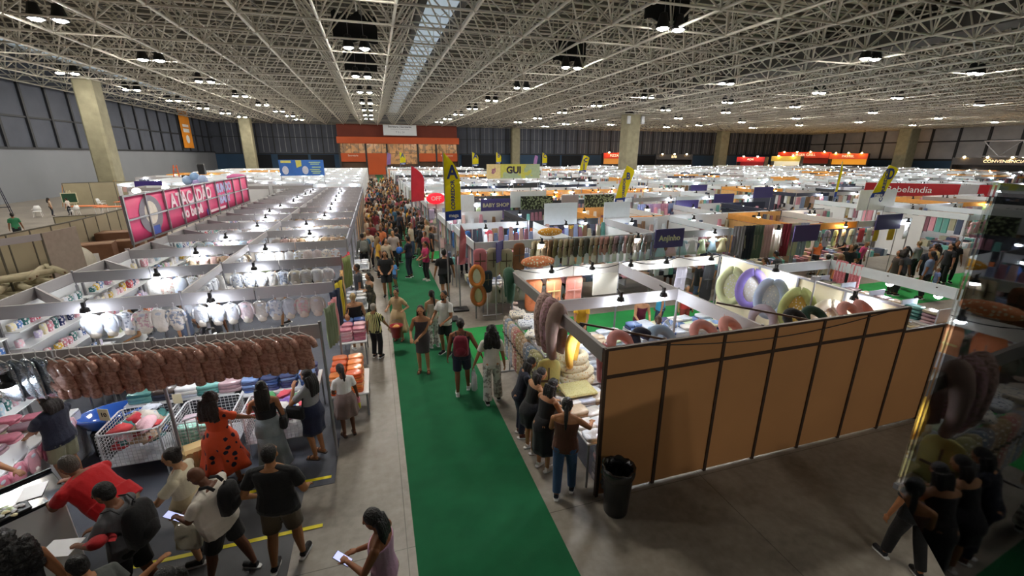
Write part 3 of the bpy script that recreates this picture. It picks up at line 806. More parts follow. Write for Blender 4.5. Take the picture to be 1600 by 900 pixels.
def bouncer_cover():
    t = thing('stroller_liner', 'x', 'stroller liner'); b = MB(); b.smooth = True; rr = []
    for z, w in ((0,.09),(-.04,.16),(-.15,.19),(-.35,.18),(-.5,.185),(-.7,.19),(-.8,.16),(-.84,.09)):
        rr.append([(w*math.cos(2*math.pi*j/16), .03*math.sin(2*math.pi*j/16)+.02*math.sin(z*8), z) for j in range(16)])
    b.rings(rr).build('padding', cloth('#9a8a76', pattern='dots', col2='#7a6a58', pscale=16), t)
    s = MB(); s.bb(-.012,.012,-.05,-.03,-.55,-.12); s.bb(-.15,.15,-.052,-.034,-.36,-.33); s.build('strap', cloth('#6a5a4a'), t)
    return t
G['liner'] = bouncer_cover()
def led():
    t = thing('led_floodlight', 'x', 'lamp'); b = MB()
    b.bar((0,0,.18), (0,-.12,.16), .012, n=6); b.bx(0,-.14,.12,.05,.05,.10); b.build('arm', BLACK, t)
    h = MB().lathe([(.03,.08),(.06,.06),(.075,.0),(.07,-.01)], 12, Matrix.Translation((0,-.14,0))); h.build('lamp_head', BLACK, t)
    f = MB(); f.smooth = True; f.ell((0,-.14,-.02), (.066,.066,.05), 10, 6); f.build('bulb', LED, t)
    return t
G['led'] = led()
def LIGHT(x, y, z, row, rz=0, warm=False):
    place(G['led'], (x, y, z), rz, 'small %s spotlight clipped to %s' % ('warm' if warm else 'white', row), ('warm' if warm else 'white')+' spotlights on ' + row, {'bulb': LEDW} if warm else None)

PAL = dict(
 white=['#e8eaee','#dfe4ee','#eeeae4','#d4dcea','#e6dfd6'], grey=['#cfd3da','#b9bfca','#dcdfe4','#c6c2bc'],
 beige=['#cdb79a','#b89a78','#d9c7ac','#a98d70','#c4ab92'], pink=['#e6a9b4','#d78a9c','#f0c3cc','#c96f86'],
 mix=['#e05a6a','#4a7ac0','#e8c040','#58a86a','#e8e4e0','#d890b0','#8a6ab8','#f0884a','#60b8c8'],
 pastel=['#bcd8e8','#f0c8d4','#d8e8c0','#f0e4b8','#d0c4e4','#e8e8ec'], mint=['#a8e0d0','#bfeae0','#8fd4c4','#e0c8d4'],
 blue=['#3a5a9a','#2a3a6a','#6a8ac0','#27306a'], orange=['#f0762e','#f28a3a','#e86020','#f8a468'], brown=['#b87868','#a9685a','#c48878'],
 teal=['#5a9a94','#70b0aa','#3a7a78'], dark=['#22242c','#3a3840','#2a3044','#403028'], red=['#c03040','#d84a50','#a82838'],
 mauve=['#8a6a78','#a8848c','#b89aa0','#7a7488','#8c8a78','#a89c84'])
def pick(p): return rnd.choice(PAL[p])
def row_x(kind, x0, x1, y, z, step, pal, label, group, rz=0, jit=.12, sc=1.0, bag=True, mats=None):
    n = int(round((x1-x0)/step))
    for i in range(n):
        m = (bagged if bag else cloth)(pick(pal)) if pal else None
        if m and rnd.random() < .65: m = (bagged if bag else cloth)(pick(pal), pattern=rnd.choice(('dots','blotch','hstripes')), col2=rnd.choice(('#9aa8c0','#c8a89c','#b8b4a0','#8a94a8','#d0a8b0')), pscale=rnd.choice((14, 22)))
        mm = mats or ({'garment': m, '': m, 'padding': m, 'cushion': m} if m else None)
        place(G[kind], (x0+(i+.5)*step, y, z), rz+rnd.uniform(-jit, jit), label, group, mm, sc)
def stack(kind, x, y, z, n, dz, pal, label, group, rz=0, sc=1.0, bag=True):
    for i in range(n):
        m = (bagged if bag else cloth)(pick(pal))
        place(G[kind], (x+rnd.uniform(-.012,.012), y+rnd.uniform(-.012,.012), z+i*dz), rz+rnd.uniform(-.08,.08), label, group, {'': m}, sc)
def table(name, lab, x0, x1, y0, y1, z, top=None, skirt=None):
    t = thing(name, lab, 'table', ((x0+x1)/2, (y0+y1)/2, .01)); a, b = (x1-x0)/2, (y1-y0)/2
    MB().rb(-a, a, -b, b, z-.035, z, .008).build('tabletop', top or PANEL, t)
    for sx in (-1, 1):
        for sy in (-1, 1): MB().bar((sx*(a-.04), sy*(b-.04), 0), (sx*(a-.04), sy*(b-.04), z-.035), .018).build('leg', STEEL, t)
    if skirt:
        n = 60; P = []
        for k in range(n):
            u = k/n*4; s = int(u); f = u-s; c = [(-a,-b),(a,-b),(a,b),(-a,b),(-a,-b)]
            P.append((c[s][0]+(c[s+1][0]-c[s][0])*f, c[s][1]+(c[s+1][1]-c[s][1])*f))
        w = MB(); w.rings([[(x*(1+.01*math.sin(i*2)), y*(1+.02*math.sin(i*2)), .02) for i, (x, y) in enumerate(P)], [(x*1.003, y*1.003, z-.036) for x, y in P]], cap=False); w.build('cloth_skirt', skirt, t)
    return t

# ------------------------------------------------------------------ the left block of stalls
YK = [6.65+2.36*k for k in range(14)]
def ordinal(k): return ['nearest','second','third','fourth','fifth','sixth','seventh','eighth','ninth','tenth','eleventh','twelfth','thirteenth','last'][k]
def left_block():
    for k, y in enumerate(YK):
        t = thing('market_stall', 'grey aluminium market stall under the %s crossbeam of the left block' % ordinal(k), 'stall', (-3.7, y, .01))
        for x0, x1 in ((-2.7,-1.3),(-1.28,.1),(.12,1.3),(1.32,2.72)) if k else ((-2.7,-.5),(-.48,1.1),(1.12,2.72)):
            MB().bb(x0, x1, -.02, .02, 2.13, 2.36).build('fascia', FASCIA, t)
        for x in (-2.7, -1.3, .1, 2.72) if k else (.6, 2.72): MB().bar((x, 0, 0), (x, 0, 2.4), .024, n=8).build('post', STEEL, t)
        # outer side: white panels up to the next beam and the cut corner fascia
        if k < 13:
            if k: MB().bb(-2.72, -2.69, .0, 2.34, .05, 2.14).build('side_panel', PANEL, t)
            MB().bb(-2.73, -2.69, 0.03, 2.32, 2.15, 2.36).build('side_fascia', FASCIA, t)
            w = MB(); w.bx(-2.15, .62, 2.25, .035, 1.62, .22, R(41.5)); w.build('corner_fascia', FASCIA, t)
        if k >= 3 and k < 13:
            MB().bb(2.70, 2.74, .03, 2.32, 2.05, 2.36).build('aisle_fascia', mat('blue_grey_fascia', '#8f93a6', rough=.5, var=.05), t)
            if k >= 6: MB().bb(2.68, 2.70, .03, 2.32, .05, 2.05).build('aisle_panel', mat('warm_panel', '#e0b790', rough=.6, var=.04), t)
        if k >= 1 and k < 13: 
            MB().bb(.08, .12, .03, 2.32, 2.2, 2.36).build('divider_fascia', FASCIA, t)
    # hanging garments row by row (the first is the near brown row)
    kinds = ['romper','set','set','bag','romper','set','bag','set','romper','dress','bag','set','bag','set']
    palr = ['brown','grey','white','white','beige','white','beige','white','grey','beige','white','white','grey','white']
    pall = ['white','white','white','beige','pastel','grey','white','beige','white','pastel','white','grey','white','white']
    for i in range(26):
        x = -4.2+i*.118
        place(G['romper'], (x, 6.55-.04*(i % 2), 2.31), R(-24)+rnd.uniform(-.18,.12), 'dusty brown baby romper in clear plastic, hanging from the nearest beam', 'brown rompers on the nearest beam', None, 1.34+rnd.uniform(-.05,.07))
    for i in range(4):
        place(G['bag'], (-4.68+i*.12, 6.57, 2.32), R(-25)+rnd.uniform(-.2,.2), 'silvery crinkled plastic garment bag at the left end of the brown row', 'clear garment bags on the nearest beam', {'garment': mat('crinkled_film', '#c9d2de', rough=.12, metal=.75, bump=1.0, bscale=9, var=.3, vscale=12)}, 1.2)
    for k in range(1, 14):
        y = YK[k]-.05
        lab = lambda side: 'under the %s left block beam, %s half' % (ordinal(k).split(' (')[0], side)
        nm = {'romper':'baby romper','set':'baby bodysuit set','bag':'bagged baby outfit','dress':'baby dress'}
        kr, kl = kinds[k], kinds[(k+1) % 14]
        st = .25 if k < 6 else .36
        row_x(kr, -3.45, -1.12, y, 2.12, st, palr[k], '%s %s %s' % (palr[k], nm[kr], lab('aisle side')), 'garments under the %s beam, aisle side' % ordinal(k), jit=.2, sc=.95 if k < 6 else 1.2)
        row_x(kl, (-5.1 if k < 4 else -5.7), -3.7, y, 2.12, st, pall[k], '%s %s %s' % (pall[k], nm[kl], lab('outer')), 'garments under the %s beam, outer half' % ordinal(k), jit=.2, sc=1.0 if k < 6 else 1.2)
    for k in range(1, 6):   # garments along the divider
        for i in range(5):
            place(G['set'], (-3.66, YK[k]+.5+i*.33, 2.18), R(70)+rnd.uniform(-.2,.2), 'white baby bodysuit set hanging along the divider behind the %s beam' % ordinal(k), 'bodysuits along the divider, bay %s' % ordinal(k), {'garment': bagged(pick('white'))}, .95)
    # spotlights
    for k in range(1, 14):
        for x in ((-4.75, -2.9) if k < 4 else (-4.6, -2.4)):
            LIGHT(x+rnd.uniform(-.3,.3), YK[k]-.06, 2.22, 'the %s beam of the left block' % ordinal(k))
    LIGHT(-4.62, 6.6, 2.02, 'the nearest beam of the left block'); LIGHT(-2.6, 7.35, 2.2, 'the cross rail behind the brown rompers'); LIGHT(-2.62, 6.95, 2.2, 'the cross rail behind the brown rompers')
    # shelves on the outer wall with boxes and packs
    for k in range(0, 7):
        y0 = YK[k]+.08 if k else 4.9
        y1 = YK[k+1]-.12 if k else YK[1]-.15
        t = thing('wall_shelf', 'sloping white wall shelves with small baby goods, %s bay along the outer side' % ordinal(k), 'shelf', (-6.34, y0, .012))
        L_ = y1-y0; px = 0 if k else .0
        for z in (.75, 1.15, 1.55, 1.86):
            MB().rb(.0, .42-.14*(z-.75), 0, L_, z-.02, z, .004).build('shelf_board', PANEL, t)
        for yy in (0, L_): MB().bb(.0, .04, yy-.02, yy+.02, 0, 2.1).build('upright', STEEL, t)
        for z in (.75, 1.15, 1.55, 1.86):
            n = int(L_/.155)
            for i in range(n):
                kk = 'box'
                if rnd.random() < .0: continue
                c = rnd.choice(('pastel','white','mix','pink','mix','blue','teal','pastel')); pc = pick(c)
                if rnd.random() < .12: continue
                place(G[kk], (-6.36+.24-.10*(z-.75), y0+.1+i*.155, z), R(90)+rnd.uniform(-.25,.25), 'small %s on the outer wall shelf of the %s bay' % ({'box':'printed goods box','pack':'flat clothes pack'}[kk], ordinal(k)), '%s on the outer shelves, bay %s' % ({'box':'boxes','pack':'packs'}[kk], ordinal(k)), {'': mat('card_'+pc, pc, rough=.4, pattern='blotch', col2='#e8e4e8', pscale=16)}, (rnd.uniform(.7, 1.0), rnd.uniform(.6, 1.0), rnd.uniform(.6, 1.15)))
    # tables inside bays with folded packs (seen between beams)
    for k in range(1, 6):
        table('display_table', 'white display table inside the %s bay of the left block' % ordinal(k), -5.3, -3.9, YK[k]+.6, YK[k]+1.5, .8)
        for i in range(5):
            stack('fold', -5.15+i*.29, YK[k]+.85+.3*(i%2), .8, 2, .06, rnd.choice(('pastel','white','mix')), 'folded blanket pack on the inner table of the %s bay' % ordinal(k), 'packs on the inner table, bay %s' % ordinal(k))
    # aisle-side tables with stacks
    specs = [(1, 'pink', 'blue'), (2, 'grey', 'white'), (3, 'grey', 'white'), (4, 'white', 'grey'), (5, 'grey', 'beige')]
    for k, p1, p2 in specs:
        y = YK[k]
        table('display_table', 'aisle side display table before the %s beam of the left block' % ordinal(k), -1.12, -.5, y+.9, y+2.0, .62)
        for i in range(3):
            for j in range(2):
                stack('pack', -.95+j*.29, y+1.1+i*.32, .62, 6 if k < 3 else 4, .05, p1 if k != 1 or i < 2 else p2, '%s clothes pack stacked on the aisle side table behind the %s beam' % (p1, ordinal(k)), 'stacks on the aisle side table, bay %s' % ordinal(k))
    # hanging sleep suits at the aisle corner
    for i, (c, y, z) in enumerate((('#7d8a6c',8.0,2.2),('#d89094',8.35,2.2),('#2d3a54',8.7,2.28),('#e0c830',9.2,2.3),('#181a20',9.35,2.34),('#e8b77a',9.9,2.34),('#c02a3c',11.3,2.4),('#8c9a60',11.1,2.42),('#d03848',11.6,2.4))):
        nmc = ['sage green','salmon pink','navy','yellow','black','apricot','red floral','olive','crimson'][i]
        place(G['towel'], (-.98+.02*i, y, z), R(80+rnd.uniform(-15,15)), '%s fleece sleeping bag hanging at the aisle corner of the left block' % nmc, None, {'': cloth(c)}, (.75, 1, .85))
    # orange stacks and dark stacks behind the baskets
    table('display_table', 'low table at the corner piled with orange packs', -1.15, -.45, 7.7, 8.75, .5)
    for i in range(4):
        for j in range(2):
            stack('pack', -.98+j*.3, 7.85+i*.25, .5, 8, .05, 'orange', 'bright orange clothes pack in the tall stacks beside the aisle', 'orange packs beside the aisle')
    table('display_table', 'table behind the wire baskets with navy and white packs', -2.6, -1.3, 7.75, 8.45, .75)
    for i in range(4):
        for j in range(2): stack('pack', -2.42+i*.31, 7.95+j*.3, .75, 5, .05, 'blue', 'navy dotted clothes pack stacked behind the wire baskets', 'navy packs behind the baskets')
    table('display_table', 'long dark clothed table behind the suitcase with blanket piles', -4.4, -2.75, 8.05, 8.7, .7, skirt=cloth('#2c2e36'))
    for i in range(5):
        for j in range(2): stack('fold', -4.18+i*.34, 8.22+j*.3, .7, 3, .06, rnd.choice(('white','teal','mauve','dark')), 'folded blanket in a plastic sleeve on the long dark table', 'blankets on the long dark table')
    t = single('flower_hedge', (lambda b: [b.ell((-2.35+.22*i, 8.2, 1.12), (.15,.13,.13), 8, 6) for i in range(3)] and b)(MB()), cloth('#3a4226', pattern='dots', col2='#8a7a30', pscale=30), 'pile of dark olive printed cloth on the table behind the baskets', 'cloth pile', (-2.1, 8.2, 1.0))

def wire_basket(lab, x0, x1, y0, y1, h=.85, fill='mix', top=.78, group='', n=26, itemlab=''):
    t = thing('wire_basket', lab, 'basket', ((x0+x1)/2, (y0+y1)/2, 0)); a, b = (x1-x0)/2, (y1-y0)/2
    f = MB()
    c = .07
    P = [(-a+c,-b),(a-c,-b),(a,-b+c),(a,b-c),(a-c,b),(-a+c,b),(-a,b-c),(-a,-b+c)]
    f.path([(x, y, h) for x, y in P]+[(P[0][0], P[0][1], h)], .014, 6); f.build('rim', WIRE, t)
    for sx in (-1, 1):
        for sy in (-1, 1): MB().bar((sx*(a-.02), sy*(b-.02), 0), (sx*(a-.02), sy*(b-.02), h), .014).build('leg', WIRE, t)
    g = MB()
    for z in [.3+.055*i for i in range(10)]:
        for (xa, ya, xb, yb) in ((-a,-b,a,-b),(a,-b,a,b),(a,b,-a,b),(-a,b,-a,-b)): g.bar((xa,ya,z), (xb,yb,z), .0035, n=4)
    nx = int(2*a/.055); ny = int(2*b/.055)
    for i in range(nx+1):
        for s in (-1, 1): g.bar((-a+2*a*i/nx, s*b, .3), (-a+2*a*i/nx, s*b, h), .0035, n=4)
    for i in range(ny+1):
        for s in (-1, 1): g.bar((s*a, -b+2*b*i/ny, .3), (s*a, -b+2*b*i/ny, h), .0035, n=4)
    g.bb(-a, a, -b, b, .29, .3)
    g.build('wire_grid', WIRE, t)
    cx, cy = t.location[0], t.location[1]
    kind = 'crumple' if fill in ('mix', 'red') else 'pack'
    for i in range(n):
        pal = fill if fill != 'red' else rnd.choice(('red','red','mix','white','pink','teal','beige'))
        x, y = cx+rnd.uniform(-a+.14, a-.14), cy+rnd.uniform(-b+.12, b-.12)
        if kind == 'crumple':
            place(G['crumple'], (x, y, .5+.34*(i/n)), 0, itemlab, group, {'': cloth(pick(pal))}, rnd.uniform(.8, 1.15), rot=(rnd.uniform(-.3,.3), rnd.uniform(-.3,.3), rnd.uniform(0, 6.28)))
    if kind == 'pack':
        for i in range(max(2, int(2*a/.29))):
            for j in range(max(2, int(2*b/.24))):
                stack('pack', cx-a+.17+i*.28, cy-b+.13+j*.235, .32, int((top-.3)/.062), .062, fill, itemlab, group)
def left_front():
    wire_basket('white wire bargain basket heaped with loose red and blue clothes', -4.25, -3.45, 6.95, 7.72, fill='red', n=46, group='loose clothes in the first wire basket', itemlab='crumpled baby garment in the heap of the left wire basket')
    wire_basket('white wire basket stacked with mint and pink packs, beside the suitcase', -3.32, -2.5, 6.98, 7.7, fill='mint', group='packs in the second wire basket', itemlab='mint or pink clothes pack stacked in the middle wire basket')
    wire_basket('white wire basket of socks and caps, right of the orange dress', -2.35, -1.35, 6.95, 7.6, fill='mix', n=30, group='caps in the third wire basket', itemlab='small garment in the heap of the right wire basket')
    # folded price card
    c = thing('price_card', 'white price card standing at the corner of the left wire basket', 'sign', (-4.28, 7.35, .85), R(-20))
    MB().bx(0,0,.13,.17,.006,.2).build('card', mat('price_card', '#f2ecc8', rough=.6), c); MB().bar((0,.008,-.05), (0,.008,.14), .005).build('clip', STEEL, c)
    text('tx', '10', .1, BLACK, c, (0, -.006, .13))
    c = thing('price_card', 'small white price card between the left and the middle wire basket', 'sign', (-3.42, 7.62, .85), R(-10))
    MB().bx(0,0,.1,.14,.006,.17).build('card', mat('price_card', '#f2ecc8', rough=.6), c); MB().bar((0,.008,-.05), (0,.008,.12), .005).build('clip', STEEL, c)
    # suitcase
    s = thing('suitcase', 'pale gold hard shell suitcase with its handle pulled up', 'suitcase', (-2.92, 6.72, .006), R(25))
    b = MB(); b.rb(-.2, .2, -.13, .13, .05, .60, .04)
    for i in range(5): b.rb(-.17+i*.075, -.14+i*.075, -.137, .137, .09, .56, .006)
    b.build('shell', mat('gold_shell', '#c9ad78', rough=.35, var=.05, coat=.4), s)
    h = MB(); h.bar((-.07,.1,.6), (-.07,.1,1.0), .009); h.bar((.07,.1,.6), (.07,.1,1.0), .009); h.bar((-.085,.1,1.0), (.085,.1,1.0), .014); h.build('handle', STEEL, s)
    for x in (-.16, .16):
        for y in (-.1, .1): MB().lathe([(.02,-.015),(.028,-.01),(.028,.01),(.02,.015)], 10, Matrix.Translation((x,y,.03))@Matrix.Rotation(R(90),4,'Y')).build('wheel', BLACK, s)
    # blue bath seat pack on a dark stand
    o = thing('baby_bathtub', 'shiny blue oval baby bath in film, on a dark stand behind the navy shirt', 'bathtub', (-4.55, 8.02, .45), R(20))
    b = MB(); b.smooth = True; b.rings(sec([(0,.30,.20),(.05,.38,.25),(.2,.46,.3),(.24,.48,.32),(.245,.43,.27),(.1,.36,.22),(.06,.2,.1)], 20)); b.build('tub', mat('glossy_blue', '#2f62c0', rough=.15, coat=1, bump=.3, bscale=8), o)
    MB().rb(-.3,.3,-.2,.2,-.44,0,.02).build('stand', BLACK, o)
    for i in range(5):
        place(G['box'], (-4.9+i*.16, 8.6, .9), R(rnd.uniform(-20,20)), 'yellow and white baby bottle box beside the blue bath', 'yellow boxes by the bath', {'': mat('yellow_card', '#e6d34a', rough=.4)}, 1.3)
    table('display_table', 'narrow white table left of the blue bath', -5.1, -4.1, 8.45, 8.85, .9)
    # pink sale table at the far left front
    t = table('display_table', 'front left sale table hung with pink baby clothes', -5.9, -4.95, 5.9, 8.0, .82, skirt=cloth('#cfd0d4'))
    for i in range(7):
        for j in range(2):
            stack('pack', -5.7+j*.33, 6.1+i*.28, .82, 2, .05, rnd.choice(('pink','mauve','pastel')), 'pink or lilac clothes pack lying on the front left sale table', 'packs on the front left sale table')
    for i in range(7):
        place(G['set'], (-4.9, 6.0+i*.27, .86), R(90), 'pink baby outfit hanging off the edge of the front left sale table', 'outfits on the edge of the sale table', {'garment': bagged(pick('pink'))}, .85)
    # checkout counter in the corner
    c = thing('checkout_counter', 'white checkout counter with a black rimmed glass top', 'counter', (-4.6, 5.1, .01), R(41))
    MB().rb(-.85, .85, -.3, .3, .06, 1.0, .01).build('body', PANEL, c)
    MB().rb(-.9, .9, -.34, .34, 1.0, 1.04, .008).build('top', mat('dark_glass', '#15181c', rough=.08, coat=.6), c)
    f = MB(); f.bar((-.9,.34,1.06), (.9,.34,1.06), .022, n=4); f.build('rim', BLACK, c)
    f = MB(); f.bb(-.8, .8, -.26, .26, 0, .06); f.build('plinth', BLACK, c)
    o = thing('candy_tray', 'small tray of lilac and blue wrapped sweets on the counter', 'tray', (-4.1, 5.2, 1.06), R(41))
    MB().rb(-.16,.16,-.1,.1,0,.03,.01).build('tray', BLACK, o)
    for i in range(14): place(G['crumple'], (-4.1+rnd.uniform(-.1,.1), 5.2+rnd.uniform(-.08,.08), 1.09), 0, 'lilac wrapped sweet in the counter tray', 'sweets in the counter tray', {'': mat('wrap_'+pick('pastel'), pick('pastel'), rough=.3, coat=.6)}, .22, rot=(0, 0, i))
    for i, (x, y, r, lab) in enumerate(((-4.1,5.55,.3,'white order sheet lying near the far end of the counter'),(-4.4,4.9,1.1,'second paper form lying by the man in red'))):
        single('paper_sheet', MB().bx(x, y, 1.06, .21, .29, .003, r), WHITEP, lab, 'paper', (x, y, 1.058))
left_block(); left_front()
# ------------------------------------------------------------------ brown walled stall and its neighbours, right of the aisle
BROWN = mat('brown_board', '#cc9560', rough=.6, var=.06, vscale=.8)
SEAM = mat('dark_extrusion', '#4b3a30', rough=.45, metal=.3, var=.05)
def brown_stall():
    t = thing('partition_wall', 'long brown board partition wall with dark extrusions and a sagging cable', 'wall', (2.72, 4.6, .002))
    W_ = .955
    for i in range(6):
        x = i*W_
        MB().bb(x+.02, x+W_-.02, -.012, .012, .03, 1.93).build('lower_panel', BROWN, t)
        MB().bb(x+.02, x+W_-.02, -.012, .012, 1.98, 2.34).build('upper_panel', BROWN, t)
    for i in range(7): MB().bb(i*W_-.025, i*W_+.025, -.028, .028, 0, 2.37).build('post', SEAM, t)
    f = MB().bb(0, 6*W_, -.025, .025, 1.93, 1.98); f.build('rail', SEAM, t)
    f = MB().bb(0, 6*W_, -.025, .025, 2.34, 2.38); f.build('top_rail', SEAM, t)
    for i in range(7):
        x = 6*W_+.03+i*1.02
        MB().bb(x+.02, x+1.0, -.012, .012, .03, 1.9).build('lower_panel', BROWN, t); MB().bb(x+1.0, x+1.05, -.028, .028, 0, 1.93).build('post', SEAM, t)
    MB().bb(6*W_, 6*W_+7.2, -.025, .025, 1.9, 1.95).build('rail', SEAM, t)
    c = MB(); pts = [(.6+4.6*i/24, -.04, 2.36-.17*math.sin(math.pi*i/24)) for i in range(25)]; c.path(pts, .008, 5); c.build('cable', BLACK, t)
    # frame
    g = thing('market_stall', 'aluminium frame and beams of the brown walled nursing pillow stall', 'stall', (2.75, 4.66, .01))
    o = (-2.75, -4.66, -.01); off = lambda w: shifted(w, (2.75, 4.66, .01))
    dk = mat('dark_grey_fascia', '#8a8684', rough=.45, metal=.3, var=.05)  # darker grey metal for the aisle side beam
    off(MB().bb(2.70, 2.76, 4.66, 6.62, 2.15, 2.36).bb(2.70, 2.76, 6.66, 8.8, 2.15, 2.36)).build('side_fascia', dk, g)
    for x0, x1 in ((2.78, 4.1), (4.12, 5.38)): off(MB().bb(x0, x1, 6.62, 6.66, 2.15, 2.36)).build('cross_fascia', FASCIA, g)
    off(MB().bb(5.38, 5.42, 4.66, 8.8, 2.12, 2.36)).build('divider_fascia', FASCIA, g)
    for x0, x1 in ((2.78, 4.2), (4.22, 5.38), (5.44, 6.9), (6.92, 8.3)): off(MB().bb(x0, x1, 8.82, 8.86, 2.13, 2.36)).build('front_fascia', mat('cream_fascia', '#d6d0c4', rough=.5, var=.04), g)
    for x, y in ((2.73, 6.64), (2.73, 8.84), (5.4, 6.64), (5.4, 8.84), (8.36, 8.84), (5.4, 4.68)): off(MB().bar((x, y, .01), (x, y, 2.38), .024, n=8)).build('post', STEEL, g)
    off(MB().bb(8.38, 8.42, 4.66, 8.8, .05, 2.34)).build('side_panel', PANELC, g)
    off(MB().bb(8.36, 8.44, 4.66, 8.84, 2.34, 2.38)).build('top_rail', STEEL, g)
    for y in (5.6, 6.6, 7.6): off(MB().bb(8.35, 8.38, y-.02, y+.02, .05, 2.34)).build('panel_seam', STEEL, g)
    off(MB().bar((2.8, 5.56, 2.36), (3.67, 4.66, 2.36), .02, n=4)).build('brace', SEAM, g); off(MB().bar((5.5, 5.75, 2.36), (6.28, 4.66, 2.36), .02, n=4)).build('brace', SEAM, g)
    off(MB().bb(4.72, 5.36, 8.78, 8.81, 1.62, 2.14)).build('blank_sign', mat('ivory_sign', '#e9e4d2', rough=.5, var=.03), g)
    # clamp light stand
    s = thing('tripod_stand', 'steel tripod light stand by the cream wall with the baby nests', 'stand', (8.12, 6.05, .012))
    MB().bar((0,0,.5), (0,0,2.55), .016).build('pole', STEEL, s)
    for a in (0, 2.1, 4.2): MB().bar((0,0,1.0), (.3*math.cos(a), .3*math.sin(a), .0), .012).build('leg', STEEL, s)
    MB().bx(0,0,2.5,.14,.1,.08).build('clamp', STEEL, s)
    # baby nests on the cream wall (facing -X: rotate so the front looks to -X)
    for (y, z, rc, pc, lab) in ((8.1, 2.2, '#dfe6b0', '#eef0c0', 'pale lime baby nest hanging first on the cream wall'), (7.5, 2.3, '#8a78c0', '#efe8dc', 'lilac edged baby nest hanging second on the cream wall'), (6.95, 2.25, '#b4c4e0', '#dfe6f2', 'pale blue baby nest hanging third on the cream wall'), (6.3, 2.2, '#a9b070', '#d2b45a', 'olive green baby nest with mustard pad on the cream wall'), (5.65, 2.15, '#e6dcc4', '#d9c9a0', 'ivory printed baby nest near the back of the cream wall')):
        place(G['nest'], (8.12, y, z+.03), R(-52), lab, None, {'bolster': cloth(rc), 'pad': cloth(pc, pattern='dots', col2='#ffffff', pscale=24)}, 1.12)
    for (x, y, z, c, lab) in ((8.15, 5.15, 2.0, '#6a4a90', 'purple nursing pillow in the back corner by the cream wall'), (7.75, 6.75, 1.7, '#a59aa8', 'grey mauve nursing pillow hanging low before the cream wall')):
        place(G['pillow'], (x, y, z), R(-60), lab, None, {'cushion': cloth(c), 'loop': cloth(c)}, 1.1)
    # pillows hanging from the aisle beam
    for (y, c, lab) in ((6.66, '#b89a90', 'big mauve brown nursing pillow hanging from the aisle beam corner'), (6.38, '#b08890', 'dusty pink nursing pillow hanging beside the mauve brown one'), (6.1, '#8a7468', 'taupe nursing pillow hanging third from the aisle beam corner')):
        place(G['pillow'], (2.66, y, 2.42), R(35), lab, None, {'cushion': cloth(c, pattern='blotch', col2='#8a7068', pscale=30), 'loop': cloth(c)}, (.9, 1.5, 1.75))
    place(G['pillow'], (2.84, 5.85, 2.0), R(50), 'mustard yellow nursing pillow glowing under the aisle beam', None, {'cushion': cloth('#e8b440'), 'loop': cloth('#e8b440')}, 1.0)
    for (y, z, c, lab) in ((5.0, 2.18, '#d08a90', 'rose pink nursing pillow under the beam by the brown wall corner'), (4.84, 2.0, '#d89498', 'second rose pink pillow, lowest by the brown wall corner')):
        place(G['pillow'], (2.9, y, z), R(60), lab, None, {'cushion': cloth(c), 'loop': cloth(c)}, .95)
    place(G['pillow'], (2.68, 8.9, 2.34), R(80), 'dark green velvet crescent pillow hanging at the front corner post', None, {'cushion': cloth('#1d4a34'), 'loop': cloth('#1d4a34')}, 1.4)
    for i, c in enumerate(('#e8dcc4','#efe6d4','#d8c0a8','#f0e8e0','#c8a4a0','#e4d8cc','#d4b8a8')):
        place(G['pillow'], (2.76, 8.98, .55+.11*i+.35), R(20+50*i), 'small cream bow pillow threaded on the front corner post', 'cream bow pillows on the corner post', {'cushion': cloth(c), 'loop': cloth(c)}, .42, rot=(R(75), 0, R(20+50*i)))
    # things along the back wall top
    for (x, c, lab) in ((3.15, '#c88a88', 'rose pillow propped against the inside of the brown wall, first'), (3.5, '#1c2038', 'navy pillow propped beside the rose one at the brown wall'), (3.85, '#8ea4c0', 'light blue pillow at the inside of the brown wall'), (4.6, '#c88c88', 'salmon rolled pillow in the middle of the brown wall'), (5.1, '#cc8e86', 'second salmon rolled pillow near the divider'), (6.4, '#101014', 'black bow pillow behind the wall, right of the divider'), (6.8, '#17382c', 'dark green plush pillow behind the wall'), (7.6, '#c88e86', 'pink pillow near the right end inside the brown wall'), (7.95, '#c2847c', 'deep pink pillow at the right end inside the brown wall')):
        place(G['pillow'], (x, 5.08, 2.34), 0, lab, None, {'cushion': cloth(c), 'loop': cloth(c)}, .85, rot=(R(-50), R(rnd.uniform(-12, 12)), rnd.uniform(-.3,.3)))
    sh = thing('wall_shelf', 'high white wire shelf along the inside of the brown wall', 'shelf', (5.5, 4.72, 0))
    f = MB()
    for yy in (.0, .15, .3, .45): f.bar((-2.4, yy, 1.9), (2.6, yy, 1.9), .008, n=4)
    for i in range(12): f.bar((-2.4+i*.455, 0, 1.9), (-2.4+i*.455, .45, 1.9), .006, n=4)
    f.build('wire_deck', WIRE, sh)
    for x in (-2.2, 0.1, 2.4): MB().bar((x, .02, 1.6), (x, .42, 1.9), .012, n=4).build('bracket', WIRE, sh)
    # tables and goods
    table('display_table', 'white table of baby bedding at the aisle corner of the brown stall', 2.62, 3.42, 4.75, 6.2, .8)
    for i in range(5):
        for j in range(3):
            stack('fold', 2.8+j*.27, 4.9+i*.28, .8, rnd.choice((1,2)), .065, rnd.choice(('white','beige','white','pastel')), 'folded baby quilt in clear wrap on the aisle corner table', 'quilts on the aisle corner table', sc=.9)
    single('quilt', MB().rb(2.72, 3.3, 5.72, 6.18, .95, 1.0, .02), cloth('#d8cf92', pattern='dots', col2='#c0b060', pscale=40), 'yellow quilt spread flat on top of the aisle corner table', 'quilt', (3, 5.95, .95))
